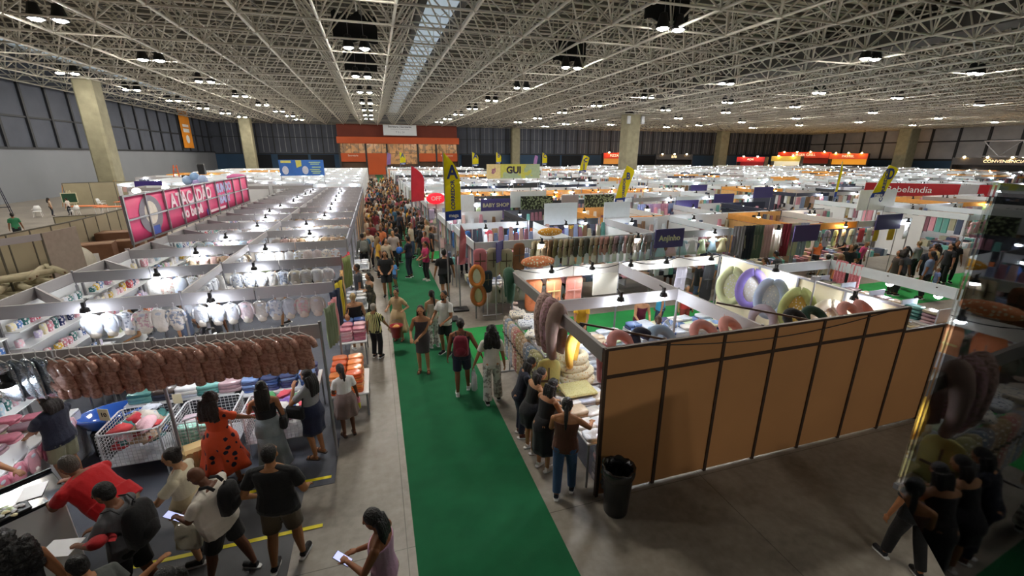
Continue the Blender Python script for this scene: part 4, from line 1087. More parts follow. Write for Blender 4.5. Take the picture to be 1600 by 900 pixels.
    for i in range(4):
        place(G['pillow'], (3.0+.04*(i % 2), 6.33, .92+.13*i), 0, 'ivory dotted nursing pillow in the stack beside the quilt', 'ivory dotted pillows by the quilt', {'cushion': cloth('#ece2c0', pattern='dots', col2='#d8b06a', pscale=26)}, 1.2, rot=(R(84), 0, R(-60+10*i)))
    table('display_table', 'low table under the ivory pillow stack', 2.7, 3.5, 6.35, 6.95, .78, skirt=cloth('#8a8890'))
    table('display_table', 'long counter table of white packs at the front left of the brown stall', 3.0, 5.2, 7.6, 8.5, .8, skirt=cloth('#e6e8ec'))
    table('display_table', 'long counter table of white packs at the front right of the brown stall', 5.5, 7.9, 7.75, 8.6, .8, skirt=cloth('#e6e8ec'))
    for i in range(8):
        for j in range(3):
            stack('pack', 3.15+i*.27, 7.75+j*.27, .8, rnd.choice((1,2,2)), .055, rnd.choice(('white','white','pastel','beige')), 'white bedding pack on the front left counter of the brown stall', 'bedding packs, front left counter', sc=1.1)
    for i in range(8):
        for j in range(3):
            stack('fold', 5.68+i*.29, 7.9+j*.27, .8, rnd.choice((1,2,2)), .07, rnd.choice(('white','white','pastel','blue')), 'white or blue bedding set on the front right counter', 'bedding sets, front right counter')
    table('display_table', 'inner table of bedding packs behind the seated vendor', 6.1, 7.8, 6.2, 7.0, .75)
    for i in range(5):
        for j in range(2): stack('fold', 6.3+i*.33, 6.4+j*.34, .75, 3, .07, rnd.choice(('white','pastel','white')), 'bedding set in a stack on the inner table', 'bedding sets on the inner table')
    r = thing('wire_rack', 'wire rack holding clear bags of white textiles inside the brown stall', 'rack', (3.75, 7.1, .01))
    f = MB()
    for z in (.25, .6, .95):
        for y in (-.2, 0, .2): f.bar((-.55, y, z), (.55, y, z), .006, n=4)
        for i in range(9): f.bar((-.55+i*.1375, -.2, z), (-.55+i*.1375, .2, z), .005, n=4)
    f.build('wire_shelf', WIRE, r)
    for x in (-.55, .55):
        for y in (-.2, .2): MB().bar((x, y, 0), (x, y, 1.1), .012).build('upright', STEEL, r)
    for i in range(4):
        for z in (.26, .61, .96): stack('fold', 3.35+i*.27, 7.1, z, 2, .09, 'white', 'clear bag of white textiles on the wire rack', 'white textile bags on the wire rack', sc=.95)
    # liner rack on the aisle side
    r = thing('clothes_rail', 'low clothes rail of stroller liners beside the main aisle', 'rail', (2.62, 7.5, .01))
    f = MB(); f.bar((0, -1.05, 1.38), (0, 1.2, 1.38), .016); f.build('rail', STEEL, r)
    for y in (-1.0, 1.15): MB().bar((0, y, 0), (0, y, 1.38), .016).build('upright', STEEL, r); MB().bar((-.25, y, .01), (.25, y, .01), .016).build('foot', STEEL, r)
    cols = ['#a89a8c','#8a9ab0','#c8b8a0','#b0b4c4','#d0a898','#c07a78','#a8946a','#b49a78','#c8a888','#8c8c94','#7a8aa0','#a8a078','#b4b080']
    for i, c in enumerate(cols):
        place(G['liner'], (2.56, 8.6-i*.165, 1.38), R(-70)+rnd.uniform(-.1,.1), 'quilted stroller liner hanging on the low rail beside the aisle', 'liners on the low rail beside the aisle', {'padding': cloth(c, pattern='dots', col2='#efe8e0', pscale=18), 'strap': cloth('#5a5048')}, (1, 1, 1.15))
    place(G['liner'], (2.62, 6.32, 1.42), R(-10), 'yellow green quilted stroller liner facing the viewer at the rail end', None, {'padding': cloth('#c2bc74')}, 1.15)
    place(G['liner'], (3.3, 6.98, 1.5), R(0), 'grey blue padded stroller liner with a dark tag behind the ivory pillows', None, {'padding': cloth('#8a90a6')}, 1.1)
    for i in range(6):
        place(G['fold'], (2.75+.2*(i % 2), 8.45-.3*i, 1.43), rnd.uniform(0,3), 'white printed muslin cloth draped on top of the low rail', 'muslins on top of the low rail', {'': cloth(rnd.choice(('#efe9e0','#f0e4d0','#e4e8f0')), pattern='dots', col2='#5a6a8a', pscale=22)}, 1.25)
    # quilts hanging at the front beam
    for x, c, c2, lab, sc in ((3.28, '#e88a58', '#f0a070', 'orange quilted baby mat hanging at the front left corner', (1.1,1,.95)), (3.78, '#eaa070', '#ecd890', 'orange baby mat with a yellow ruffle hanging at the front', (1.05,1,1.0)), (4.3, '#ec9a86', '#f0b0a0', 'salmon quilted baby mat hanging in two layers at the front', (1.15,1,1.05)), (7.3, '#c8c4d0', '#dcdae4', 'grey lilac carrier cushion hanging beyond the divider', (.9,1,.85))):
        place(G['liner'], (x, 8.95, 2.12), 0, lab, None, {'padding': cloth(c), 'strap': cloth(c2)}, sc)
    place(G['liner'], (8.15, 8.95, 2.15), 0, 'long black stroller footmuff hanging at the front right corner', None, {'padding': cloth('#121318'), 'strap': cloth('#202026')}, (1.0, 1, 1.3))
    for x in (4.05, 4.95, 5.6, 7.9): LIGHT(x, 6.62 if x < 5.4 else 8.78, 2.3, 'the cream beams of the brown walled stall')
    for x in (3.6, 4.6, 6.6): LIGHT(x, 8.8, 2.3, 'the cream beams of the brown walled stall')
    LIGHT(8.3, 7.0, 2.4, 'the cream beams of the brown walled stall', R(-90)); LIGHT(8.3, 5.3, 2.3, 'the cream beams of the brown walled stall', R(-90))
    LIGHT(2.85, 6.0, 1.98, 'the aisle beam, glowing warm through the mustard pillow', 0, True)
    LIGHT(2.85, 5.3, 2.1, 'the aisle beam above the women', R(180))
    f = thing('standing_fan', 'white standing fan among the bedding tables', 'fan', (5.75, 7.2, .01))
    MB().bar((0,0,0), (0,0,1.1), .018).build('pole', WHITEP, f); MB().lathe([(.2,0),(.2,.02),(.05,.05)], 16).build('base', WHITEP, f)
    g = MB(); g.path([(.2*math.cos(a*.3927), 0, 1.3+.2*math.sin(a*.3927)) for a in range(17)], .008, 5)
    for a in range(12): g.bar((0,-.03,1.3), (.2*math.cos(a*.5236), 0, 1.3+.2*math.sin(a*.5236)), .003, n=4)
    g.build('grille', WHITEP, f)
    b = MB()
    for a in range(3): b.add([(0,0,0),(.16,.02,.05),(.17,.0,-.05),(.02,-.01,-.04)], [(0,1,2,3),(3,2,1,0)], Matrix.Translation((0,.03,1.3))@Matrix.Rotation(a*2.09,4,'Y'))
    b.build('blade', mat('fan_blade', '#b8c8d0', rough=.3), f)
    # litter bin
    b = thing('trash_bin', 'black bin lined with a black bag at the brown wall corner', 'bin', (2.86, 4.28, .003))
    w = MB(); w.smooth = True; w.lathe([(.16,0),(.165,.02),(.205,.68),(.215,.72),(.205,.73),(.19,.66),(.15,.1)], 24); w.build('bucket', mat('bin_plastic', '#17181b', rough=.35, coat=.3), b)
    n = 28; rr = []
    for z, r_, wv in ((.60,.212,.004),(.69,.226,.008),(.745,.222,.012),(.74,.20,.012),(.62,.175,.01)):
        rr.append([((r_+wv*math.sin(j*2.6+z*20))*math.cos(2*math.pi*j/n), (r_+wv*math.sin(j*2.6+z*20))*math.sin(2*math.pi*j/n), z+wv*math.sin(j*1.7)) for j in range(n)])
    w = MB(); w.smooth = True; w.rings(rr, cap=False); w.build('bin_liner', mat('liner_film', '#0c0c0e', rough=.2, coat=.6, bump=.6, bscale=20), b)
    for i in range(6):
        place(G['fold'], (2.9, 4.72+.0*i, .12+.09*i), R(90)+rnd.uniform(-.2,.2), 'shrink wrapped grey and pink bundle stacked by the brown wall post', 'bundles by the brown wall post', {'': bagged(rnd.choice(('#a8a4ac','#c8a0a8','#8a8890')))}, (1.0, .9, 1.2))
    # stall to the right: low shelves of towels
    g = thing('market_stall', 'white beamed towel stall right of the cream wall', 'stall', (10.6, 4.9, .01)); off = lambda w: shifted(w, (10.6, 4.9, .01))
    WF = mat('white_fascia', '#e4ecf2', rough=.4, var=.03)
    off(MB().bb(10.58, 10.62, 4.7, 7.6, 2.14, 2.36)).build('side_fascia', WF, g)
    off(MB().bb(8.5, 10.56, 7.6, 7.64, 2.14, 2.36)).build('cross_fascia', WF, g)
    for x, y in ((10.6, 7.62), (8.55, 7.62), (10.6, 4.75)): off(MB().bar((x, y, .01), (x, y, 2.38), .024, n=8)).build('post', STEEL, g)
    off(MB().bb(8.46, 8.5, 4.7, 7.5, .05, 1.9)).build('side_panel', PANEL, g)
    r = thing('wall_shelf', 'glass fronted shelves of folded towels in the towel stall', 'shelf', (10.3, 5.0, .01))
    for z in (.85, 1.25, 1.65): MB().bb(-.25, .2, 0, 2.5, z-.02, z).build('shelf_board', PANEL, r)
    for y in (0, .62, 1.25, 1.87, 2.5): MB().bb(-.25, .2, y-.012, y+.012, 0, 2.0).build('divider', mat('pale_divider', '#b8c0cc', rough=.4), r)
    for z in (.85, 1.25, 1.65):
        for i in range(8): stack('fold', 10.25, 5.17+i*.31, z, 4, .07, rnd.choice(('teal','mauve','beige','pastel','pink')), 'folded towel stacked on the shelves of the towel stall', 'towels in the shelves of the towel stall', R(90), .8)
    for x, lab in ((10.55, 6.3), (10.55, 5.4)): LIGHT(x, lab, 2.12, 'the white beam of the towel stall', R(90))
    table('display_table', 'white counter behind the lower end of the brown wall', 8.7, 9.9, 4.8, 5.5, .85)
    for i in range(4): stack('pack', 8.9+i*.28, 5.1, .85, 3, .055, 'white', 'white clothes pack on the counter behind the low brown wall', 'packs behind the low brown wall')
    for i, y in enumerate((7.35, 7.0)):
        place(G['towel'], (10.6, y, 2.4), R(90), 'pink dotted sleeping bag hanging over the white beam', 'pink sleeping bags on the white beam', {'': cloth('#e88a96', pattern='dots', col2='#f8c8cc', pscale=30)}, (.6, 1, .75))

# ------------------------------------------------------------------ stalls further off, one function for every stall
def market_stall(x, y, w, d, lab, pal='white', sign=None, back=True, side=True):
    t = thing('market_stall', lab, 'stall', (x, y, .01)); big = w > 4.5
    fa = {'white': mat('white_fascia', '#e4ecf2', rough=.4, var=.03), 'grey': FASCIA, 'navy': mat('navy_fascia', '#2c3248', rough=.5), 'warm': mat('amber_fascia', '#e8a24a', rough=.5), 'dark': mat('charcoal_fascia', '#34363c', rough=.5)}[pal]
    pn = {'white': PANEL, 'grey': PANEL, 'navy': mat('navy_panel', '#2a3045', rough=.6), 'warm': mat('amber_panel', '#e0b070', rough=.6), 'dark': mat('charcoal_panel', '#3c3e44', rough=.6)}[pal]
    MB().bb(.03, w-.03, -.02, .02, 2.12, 2.36).build('front_fascia', fa, t)
    MB().bb(.0, .04, .04, d-.06, 2.12, 2.36).build('side_fascia', fa, t)
    if back: MB().bb(.05, w-.05, d-.06, d-.03, .05, 2.36).build('back_panel', pn, t)
    if side: MB().bb(.0, .03, d*.45, d-.06, .05, 2.1).build('side_panel', pn, t)
    for px, py in ((.02,0),(w-.04,0),(.02,d-.05)): MB().bar((px, py, 0), (px, py, 2.38), .024, n=5).build('post', STEEL, t)
    return t
NSIGN = [0]
def shop_sign(x, y, z, w, h, col, body, lab, tcol='#d8d4b0', size=.2, ang=0):
    s = thing('shop_sign', lab, 'sign', (x, y, z), ang)
    MB().bb(-w/2, w/2, -.02, .02, -h/2, h/2).build('board', mat('sign_'+col.strip('#'), col, rough=.5, var=.03), s)
    if body: text('tx', body, size, mat('sign_letter_'+tcol.strip('#'), tcol, rough=.5), s, (0, -.025, 0), bold=.006)
    for q in (-1, 1): MB().bar((q*w*.45, .03, -h/2), (q*w*.45, .03, -min(z, 2.3)+.05 if z < 3 else -z+.03), .015, n=4).build('support', STEEL, s)
    return s
def field():
    rows = [(12.2,3.5),(15.9,3.5),(23.2,3.6),(27.0,3.2),(30.2,2.8),(35.8,3.6),(39.5,3.8),(43.5,4),(47.8,4),(53.5,5),(59,5),(65,6),(72,6),(79,7),(87,8),(96,9)]
    stuffs = 0; hang_n = 0; idx = 0
    for ri, (y, d) in enumerate(rows):
        w = 3.05 if y < 34 else (4.1 if y < 50 else (6.1 if y < 70 else 9.1))
        x = 2.5 if ri else 2.6
        xmax = min(y*2.15+3, 118)
        st = [MB() for _ in range(10)]; stp = 0; cell = -1; far_led = MB(); far_warm = MB()
        cols6 = ['#c8a8a0','#8f9cc0','#dfe4ea','#9a6a78','#b8b49a','#55607a','#e0a0b0','#2c2c38','#8a6a50','#70b0a8']
        while x < xmax:
            corridor = any(abs((x+w/2)-c) < 1.9 for c in (24.4 if y > 20 else 21.6, 46, 68, 90))
            if corridor: x += 3.6 if w < 5 else w; continue
            rr = rnd.random(); warm = (ri == 3 and x < 18) or rr < .07
            pal = 'warm' if warm else ('navy' if rr > .95 else ('dark' if rr > .91 else ('grey' if rr > .7 else 'white')))
            if ri == 1 and 17.5 < x < 24: pal = 'navy'
            idx += 1; cell += 1
            market_stall(x, y, w, d, '%s market stall, %s from the aisle in the %s right hand row' % ({'warm':'amber lit','white':'white','grey':'grey','navy':'navy','dark':'charcoal'}[pal], nth(cell), nth(ri)), pal, back=rnd.random() > .25, side=cell > 0 or ri > 3)
            # hanging goods at the front beam
            hp = rnd.choice(('white','mauve','pastel','pink','beige','mix','grey','teal'))
            near = math.hypot(x, y) < 34 and hang_n < 285
            n = int(w/.42)
            if ri == 0 and x < 8.5: n = 0
            for i in range(n):
                hx = x+.2+i*.42
                if rnd.random() < .2: continue
                if near:
                    hang_n += 1
                    kk = ('towel','dress','towel','liner')[(idx*7) % 4]
                    mm = cloth(pick(hp))
                    sc = .62 if kk == 'towel' else (1.15 if kk == 'dress' else .75)
                    place(G[kk], (hx, y-.08, 2.1), rnd.uniform(-.2,.2), 'baby textile hanging at the front beams of the %s right hand row' % nth(ri), 'textiles on the front beams of the %s right hand row' % nth(ri), {'': mm, 'garment': mm, 'padding': mm}, sc)
                else:
                    q = st[rnd.randrange(10)]; hh = rnd.uniform(.4, .8)
                    q.rings([[(hx-.16,y-.1,2.1),(hx+.16,y-.12,2.1),(hx+.16,y-.06,2.1),(hx-.16,y-.05,2.1)][::1], [(hx-.19,y-.14,2.1-hh),(hx+.18,y-.1,2.1-hh),(hx+.18,y-.05,2.1-hh),(hx-.19,y-.06,2.1-hh)]]); stp += 1
            # goods at the back wall and on tables (uncountable at this distance)
            for i in range(int(w/.2)):
                hx = x+.15+i*.2
                if y < 60:
                    for j in range(4):
                        q = st[rnd.randrange(10)]; yy = y+.6+j*.4; zz = .75+rnd.uniform(0,.3)
                        q.bb(hx-.09, hx+.08, yy-.15, yy+.15, .72, zz)
                q = st[rnd.randrange(10)]; z0 = rnd.uniform(.8, 1.0); yb = y+d-.2; q.bb(hx-.09, hx+.09, yb-.08, yb+.04, z0, rnd.uniform(1.15,1.3))
                q = st[rnd.randrange(10)]; z0 = rnd.uniform(1.3, 1.7); yb = y+d-.16
                if rnd.random() < .85: q.rings([[(hx-.06,yb-.04,z0+.6),(hx+.06,yb-.05,z0+.6),(hx+.06,yb+.03,z0+.6),(hx-.06,yb+.03,z0+.6)][::-1], [(hx-.1,yb-.08,z0),(hx+.1,yb-.06,z0),(hx+.1,yb+.02,z0),(hx-.1,yb+.02,z0)][::-1]])
            if y < 50:
                for i in range(int(d/.25)):
                    q = st[rnd.randrange(10)]; yy = y+.3+i*.25; z0 = rnd.uniform(1.35, 1.7); q.bb(x+.05, x+.12, yy-.1, yy+.1, z0, 2.15)
            # lights
            for i in range((3 if warm else 2) if w < 5 else 3):
                lx = x+w*(i+.5)/(2 if w < 5 else 3)+rnd.uniform(-.3,.3)
                if y > 34: (far_warm if warm else far_led).ell((lx, y-.1 if i % 2 else y+d*.8, 2.3), (.065,.065,.05), 6, 4)
                else: LIGHT(x+w*(i+.5)/(2 if w < 5 else 3)+rnd.uniform(-.3,.3), y-.02 if i % 2 else y+d*.8, 2.3 if i % 2 == 0 else 2.25, 'the beams of the %s right hand row' % nth(ri), 0, warm)
            x += w+.02
        if far_led.v: tag(far_led.build('spotlights', LED), 'white spotlights glowing all along the %s right hand row' % nth(ri), 'lamps', None, 'stuff')
        if far_warm.v: tag(far_warm.build('spotlights', LEDW), 'warm spotlights glowing in the %s right hand row' % nth(ri), 'lamps', None, 'stuff')
        for q, c in zip(st, cols6):
            if q.v:
                nm = {'#c8a8a0':'blush','#8f9cc0':'blue','#dfe4ea':'white','#9a6a78':'plum','#b8b49a':'sage','#55607a':'slate','#e0a0b0':'rose','#2c2c38':'black','#8a6a50':'brown','#70b0a8':'aqua'}[c]
                o = q.build('textile_stock', cloth(c)); tag(o, '%s textiles stocked and hung all along the %s right hand row' % (nm, nth(ri)), 'textiles', None, 'stuff')
    # left of the main aisle beyond the left block
    for ri, (y, d) in enumerate(((42, 4), (47, 4), (53, 5), (60, 5), (68, 6), (77, 7), (87, 8))):
        w = 4.05 if y < 56 else 6.1
        x = -1.2-w; st = [MB() for _ in range(3)]; fl = MB()
        while x > max(-30, -y*.42-2):
            if ri == 0 and x < -9: break
            pal = rnd.choice(('white','white','grey','warm' if ri > 3 else 'white','white'))
            market_stall(x, y, w, d, '%s market stall, %s from the aisle in the %s row beyond the left block' % (pal, nth(int((-x-1.3)/w)), nth(ri)), pal)
            for i in range(int(w/.35)):
                q = st[rnd.randrange(3)]; hx = x+.2+i*.35; hh = rnd.uniform(.4,.8)
                q.bb(hx-.14, hx+.13, y-.12, y-.05, 2.1-hh, 2.1)
                q = st[rnd.randrange(3)]; q.bb(hx-.14, hx+.1, y+1, y+1.6, .7, rnd.uniform(.8, 1.2))
            for i in range(3): fl.ell((x+w*(i+.5)/3, y-.1+(d*.7 if i % 2 else 0), 2.28), (.065,.065,.05), 6, 4)
            x -= w+.02
        tag(fl.build('spotlights', LED), 'white spotlights glowing in the %s row beyond the left block' % nth(ri), 'lamps', None, 'stuff')
        for q, c, nm in zip(st, ('#dfe4ea','#c8a8a0','#6a7a9c'), ('white','blush','blue')):
            if q.v: tag(q.build('textile_stock', cloth(c)), '%s textiles in the %s row of stalls beyond the left block' % (nm, nth(ri)), 'textiles', None, 'stuff')
    # first stall across the green cross aisle
    table('display_table', 'table of white baby clothes before the man in red', 2.9, 4.75, 12.55, 13.2, .85)
    for i in range(6):
        for j in range(2): stack('pack', 3.05+i*.3, 12.72+j*.3, .85, 2, .05, 'white', 'white clothes pack on the table before the man in red', 'packs before the man in red')
    for i in range(5):
        place(G['dress'], (3.3+i*.3, 12.48, .95), rnd.uniform(-.2,.2), 'grey knitted baby outfit hanging on the table front by the man in red', 'outfits on the table front', {'garment': cloth(rnd.choice(('#a8a49a','#b8b4b0','#8c9490','#c4c0b8')))}, 1.25)
    for i, (x, z, c, c2, lab) in enumerate(((2.62, 1.75, '#c87a3a', '#e8e4d8', 'orange rimmed baby nest cover standing at the aisle corner of the first far stall'), (2.66, 1.15, '#b8683a', '#d8c8a8', 'orange and cream baby nest low at the aisle corner'))):
        place(G['nest'], (x, 12.0, z), R(-15), lab, None, {'bolster': cloth(c), 'pad': cloth(c2)}, .8)
    for x, c, lab in ((5.1, '#d89a30', 'mustard printed nest cushion lying on the beam of the first far stall'), (3.45, '#e08a5a', 'salmon bolster lying behind the front corner post')):
        w = MB(); w.smooth = True; w.ell((x, 12.5 if x > 4 else 9.15, 2.52 if x > 4 else 2.45), (.42,.2,.13), 14, 8); single('cushion', w, cloth(c, pattern='dots', col2='#e8e4c0', pscale=14), lab, 'cushion', (x, 12.5 if x > 4 else 9.15, 2.4))
    for i in range(8):
        place(G['towel'], (2.7+.25*i, 15.85, 2.15), .1*math.sin(i*2), 'small muslin hanging in the second right hand row near the aisle', 'muslins near the aisle, second row', {'': cloth(rnd.choice(PAL['mauve']+PAL['white']+PAL['beige']))}, (.45,1,.6))
    for i in range(4):
        place(G['pillow'], (5.9+.55*i, 15.7, 2.1), 0, 'dark baby bag shaped cushion hanging in the second right hand row', 'dark cushions, second row', {'cushion': cloth(('#20242e','#2a4a80','#3a3040','#6a5a50')[i]), 'loop': cloth('#2a2a2a')}, .8)
    cb = thing('power_cable', 'black power cable draped along the cream front beam of the brown walled stall', 'cable', (2.8, 8.84, 2.4)); w = MB(); w.path([(5.6*i/40, -.03, .0-.13*abs(math.sin(i*.31))) for i in range(41)], .009, 5); w.build('cable_sheath', BLACK, cb)
    r = thing('clothes_rail', 'white garment rail with a T foot at the stall corner', 'rail', (3.0, 12.3, .01))
    for x in (0, .28): MB().bar((x, 0, 0), (x, 0, 1.3), .018).build('upright', WIRE, r)
    MB().bar((-.15, 0, .02), (.5, 0, .02), .02).build('foot', WIRE, r); MB().bar((0, 0, 1.3), (.28, 0, 1.3), .015).build('rail', WIRE, r)
    lin = [(2.75, 2.2, '#c87a86', 'pink stroller liner hanging at the aisle corner of the first far stall'), (3.15, 2.2, '#aca08a', 'beige stroller liner beside the pink one'), (3.55, 2.15, '#b0a890', 'khaki hooded stroller liner in the front row'), (3.95, 2.3, '#8a5a3c', 'brown rimmed oval baby nest cover hanging tilted')]
    for x, z, c, lab in lin: place(G['liner'], (x, 12.1, z), rnd.uniform(-.3,.3), lab, None, {'padding': cloth(c), 'strap': cloth('#5c4a3c')}, 1.05)
    place(G['liner'], (2.95, 12.0, 1.55), .2, 'navy padded stroller liner hanging below the beige one', None, {'padding': cloth('#222a38')}, .8)
    cols = ['#b8a888','#c0b090','#a89070','#8c6a4c','#8a7a54','#a89878','#b8a890','#a09078','#4a4640','#a8987c','#5a5650','#a89c88','#b0967c','#c08c84','#c8948c','#a8a08c','#a88890','#8a92a4','#c89898','#a8988c','#b49c8c','#9c8878','#8c8484','#7a7474']
    for i, c in enumerate(cols):
        place(G['liner'], (4.45+i*.175, 12.14, 2.33), R(38)+rnd.uniform(-.15,.15), 'padded stroller liner in the long row at the first far stall', 'stroller liners in the long row', {'padding': cloth(c)}, (.95, 1, .68))
    for i in range(14):
        place(G['bag'], (5.2+i*.25, 12.1, 1.85), R(20), 'white muslin pouch hanging below the long row of liners', 'muslin pouches below the liners', {'garment': cloth(pick('white'))}, .75)
    shop_sign(3.35, 12.05, 2.1, .5, .6, '#4c4580', '', 'purple hanging stall sign beside the beige liners', ang=R(50))
    for i in range(5): stack('fold', 3.9+.34*(i % 2), 9.9+.0*i, .05+.35*(i//2), 4, .07, 'pink', 'rose folded mat on the low stack by the green cross aisle', 'rose mats by the cross aisle')
    # signs
    S = [(5.6, 20.9, 2.45, 1.5, .62, '#4c4580', 'BABY SHOP', 'purple sign with cream capitals above the second cross aisle, left'),
         (9.15, 12.0, 2.2, 1.1, .62, '#4c4580', 'Anjinho', 'purple sign with gold script right of the liner row'),
         (15.5, 19.2, 2.3, 1.4, .6, '#4c4580', '', 'blank purple stall sign in the middle of the field'),
         (24.6, 23.1, 2.5, 1.6, .7, '#4c4580', '', 'purple stall sign far right of the middle column'),
         (19.4, 20.9, 2.4, 1.4, .6, '#4c4580', '', 'purple stall sign above the second cross aisle, right'),
         (15.0, 11.9, 2.1, 1.2, .6, '#5a4a80', '', 'violet stall sign by the grey blankets'),
         (22.6, 26.9, 2.5, 1.4, .6, '#4c4580', '', 'small violet sign beyond the navy stall'),
         (19.5, 12.1, 2.3, 1.4, .6, '#4c4580', '', 'violet sign above the crowded bedding counter'),
         (6.9, 15.85, 2.6, 1.4, .85, '#dfe8ec', '', 'blank white lit sign board over the second row, left'),
         (9.4, 15.85, 2.6, 1.2, .8, '#dfe8ec', '', 'blank white lit sign board over the second row, right'),
         (9.5, 20.7, 2.5, .95, .75, '#9a98a0', '', 'grey sign between two floral cloth panels'),
         (4.0, 20.8, 2.6, 1.0, .8, '#e8ecf0', '', 'white sign board at the left end above the second cross aisle'),
         (7.3, 20.9, 2.7, 1.9, .8, '#e4ecee', '', 'pale lit sign board with faded figures'),
         (24.2, 15.8, 2.7, 2.6, 1.0, '#e8ece8', '', 'large white picture panel with a drawn baby')]
    for a in S: shop_sign(*a[:6], a[6], a[7], size=.26)
    for x, lab in ((7.7, 'dark floral cloth panel left of the grey sign'), (11.2, 'dark floral cloth panel right of the grey sign')):
        g = thing('floral_panel', lab, 'cloth panel', (x, 20.74, .01)); MB().bb(-.85, .85, -.02, .02, 2.1, 2.85).build('printed_cloth', cloth('#2c3428', pattern='blotch', col2='#8a9a78', pscale=9), g)
        for q in (-.84, .84): MB().bar((q, .03, 0), (q, .03, 2.85), .018).build('pole', STEEL, g)
    g = thing('shop_sign', 'long green and yellow sign reading GUI above the stalls', 'sign', (10.6, 34, 3.6))
    MB().bb(-2.2, -1.1, -.04, .04, -.55, .55).build('cream_board', mat('cream_board', '#e8d8a0', rough=.5), g)
    MB().bb(-1.08, 2.2, -.04, .04, -.55, .55).build('green_board', mat('olive_board', '#c8cc60', rough=.5, pattern='blotch', col2='#a8c0a0', pscale=.8), g)
    text('tx', 'GUI', .72, mat('gui_letter', '#2c2440'), g, (0, -.05, .08), bold=.03)
    text('tx', 'gi', .5, mat('gi_letter', '#a86a90'), g, (-1.65, -.05, .1), bold=.02)
    for x in (-2.1, 0, 2.1): MB().bar((x, .06, -3.55), (x, .06, .5), .03).build('support', STEEL, g)
    g = thing('poster_banner', 'wide blue and yellow picture banner over the left stalls', 'banner', (-5.9, 42.0, 3.75))
    bl = mat('banner_blue', '#3f78d0', rough=.5, var=.08, vscale=2); yl = mat('banner_yellow', '#e4e070', rough=.5)
    MB().bb(-1.75, 1.75, -.03, .03, -.65, .65).build('sheet', bl, g)
    MB().bb(-1.6, -.8, -.045, -.03, .4, .6).build('yellow_tab', yl, g)
    b = MB(); b.prism([(-.45,.62),(.0,.62),(.0,.15),(-.4,0)], .03, .045, Matrix.Rotation(R(90),4,'X')); b.build('yellow_flag', yl, g)
    for i, z in enumerate((.45,.3,.05,-.15,-.3,-.45)): MB().bb(.6+.1*(i % 3), 1.5-.1*(i % 2), -.045, -.03, z-.035, z+.035).build('text_bar', mat('banner_line', '#bfe0a0', rough=.5), g)
    for x in (-1.3, .25): MB().ell((x, -.04, -.2), (.25,.012,.35), 10, 6).build('printed_figure', mat('banner_figure', '#d8dcf0', rough=.5), g)
    for x in (-1.7, 0, 1.7): MB().bar((x, .06, -3.7), (x, .06, .6), .03).build('support', STEEL, g)
    g = thing('shop_sign', 'red sign with white script along a far right stall', 'sign', (37.4, 21.8, 2.5), R(-40))
    MB().bb(-3.2, 2.2, -.04, .04, -.45, .45).build('red_board', mat('red_board', '#a81c26', rough=.5), g); MB().bb(3.2, 5.2, -.04, .04, -.45, .45).build('red_board', mat('red_board', '#a81c26'), g); MB().bb(2.2, 3.2, -.04, .04, -.45, .45).build('grey_board', FASCIA, g)
    text('tx', 'Bebelandia', .62, WHITEP, g, (-.6, -.05, 0))
    for x in (-3, 0, 5): MB().bar((x, .06, -2.74), (x, .06, .4), .03).build('support', STEEL, g)
    g = thing('illuminated_sign', 'red round OFF sign glowing by the amber stall', 'sign', (2.95, 23.05, 2.65))
    MB().ell((0,0,0), (.5,.1,.28), 16, 10).build('sign_body', mat('red_lit', '#e0202c', emit=1.2, ecol='#ff2030'), g); text('tx', 'OFF', .3, WHITEP, g, (0, -.11, 0), bold=.01)
    MB().bar((0,.05,-2.6), (0,.05,0), .02).build('support', STEEL, g)
    # tall hanging blankets in colours
    for i, c in enumerate(('#8a8488','#1c2230','#5a6a5a','#c8a0a0','#c8b8a8','#7a1828','#c8c4a8','#9aa4b8')):
        nm = ['grey','black','moss green','blush','cream','crimson','ivory','blue grey'][i]
        place(G['towel'], (12.1+i*.42, 12.1-.0*i, 2.45), R(-15), '%s long blanket hanging in the colour row by the first cross aisle' % nm, None, {'': cloth(c)}, (.85, 1, 1.35))
    for i, c in enumerate(('#8a9ad0','#b09ac8','#d0a8d0','#c890a8','#8a98c0','#a8b0b0','#c0a0c8','#cc88a8')):
        nm = ['periwinkle','lavender','lilac','mauve pink','steel blue','silver','orchid','rose'][i]
        place(G['towel'], (13.0+i*.46, 19.55, 2.42), 0, '%s blanket hanging in the pastel row over the second cross aisle' % nm, None, {'': cloth(c)}, (.95, 1, .85))

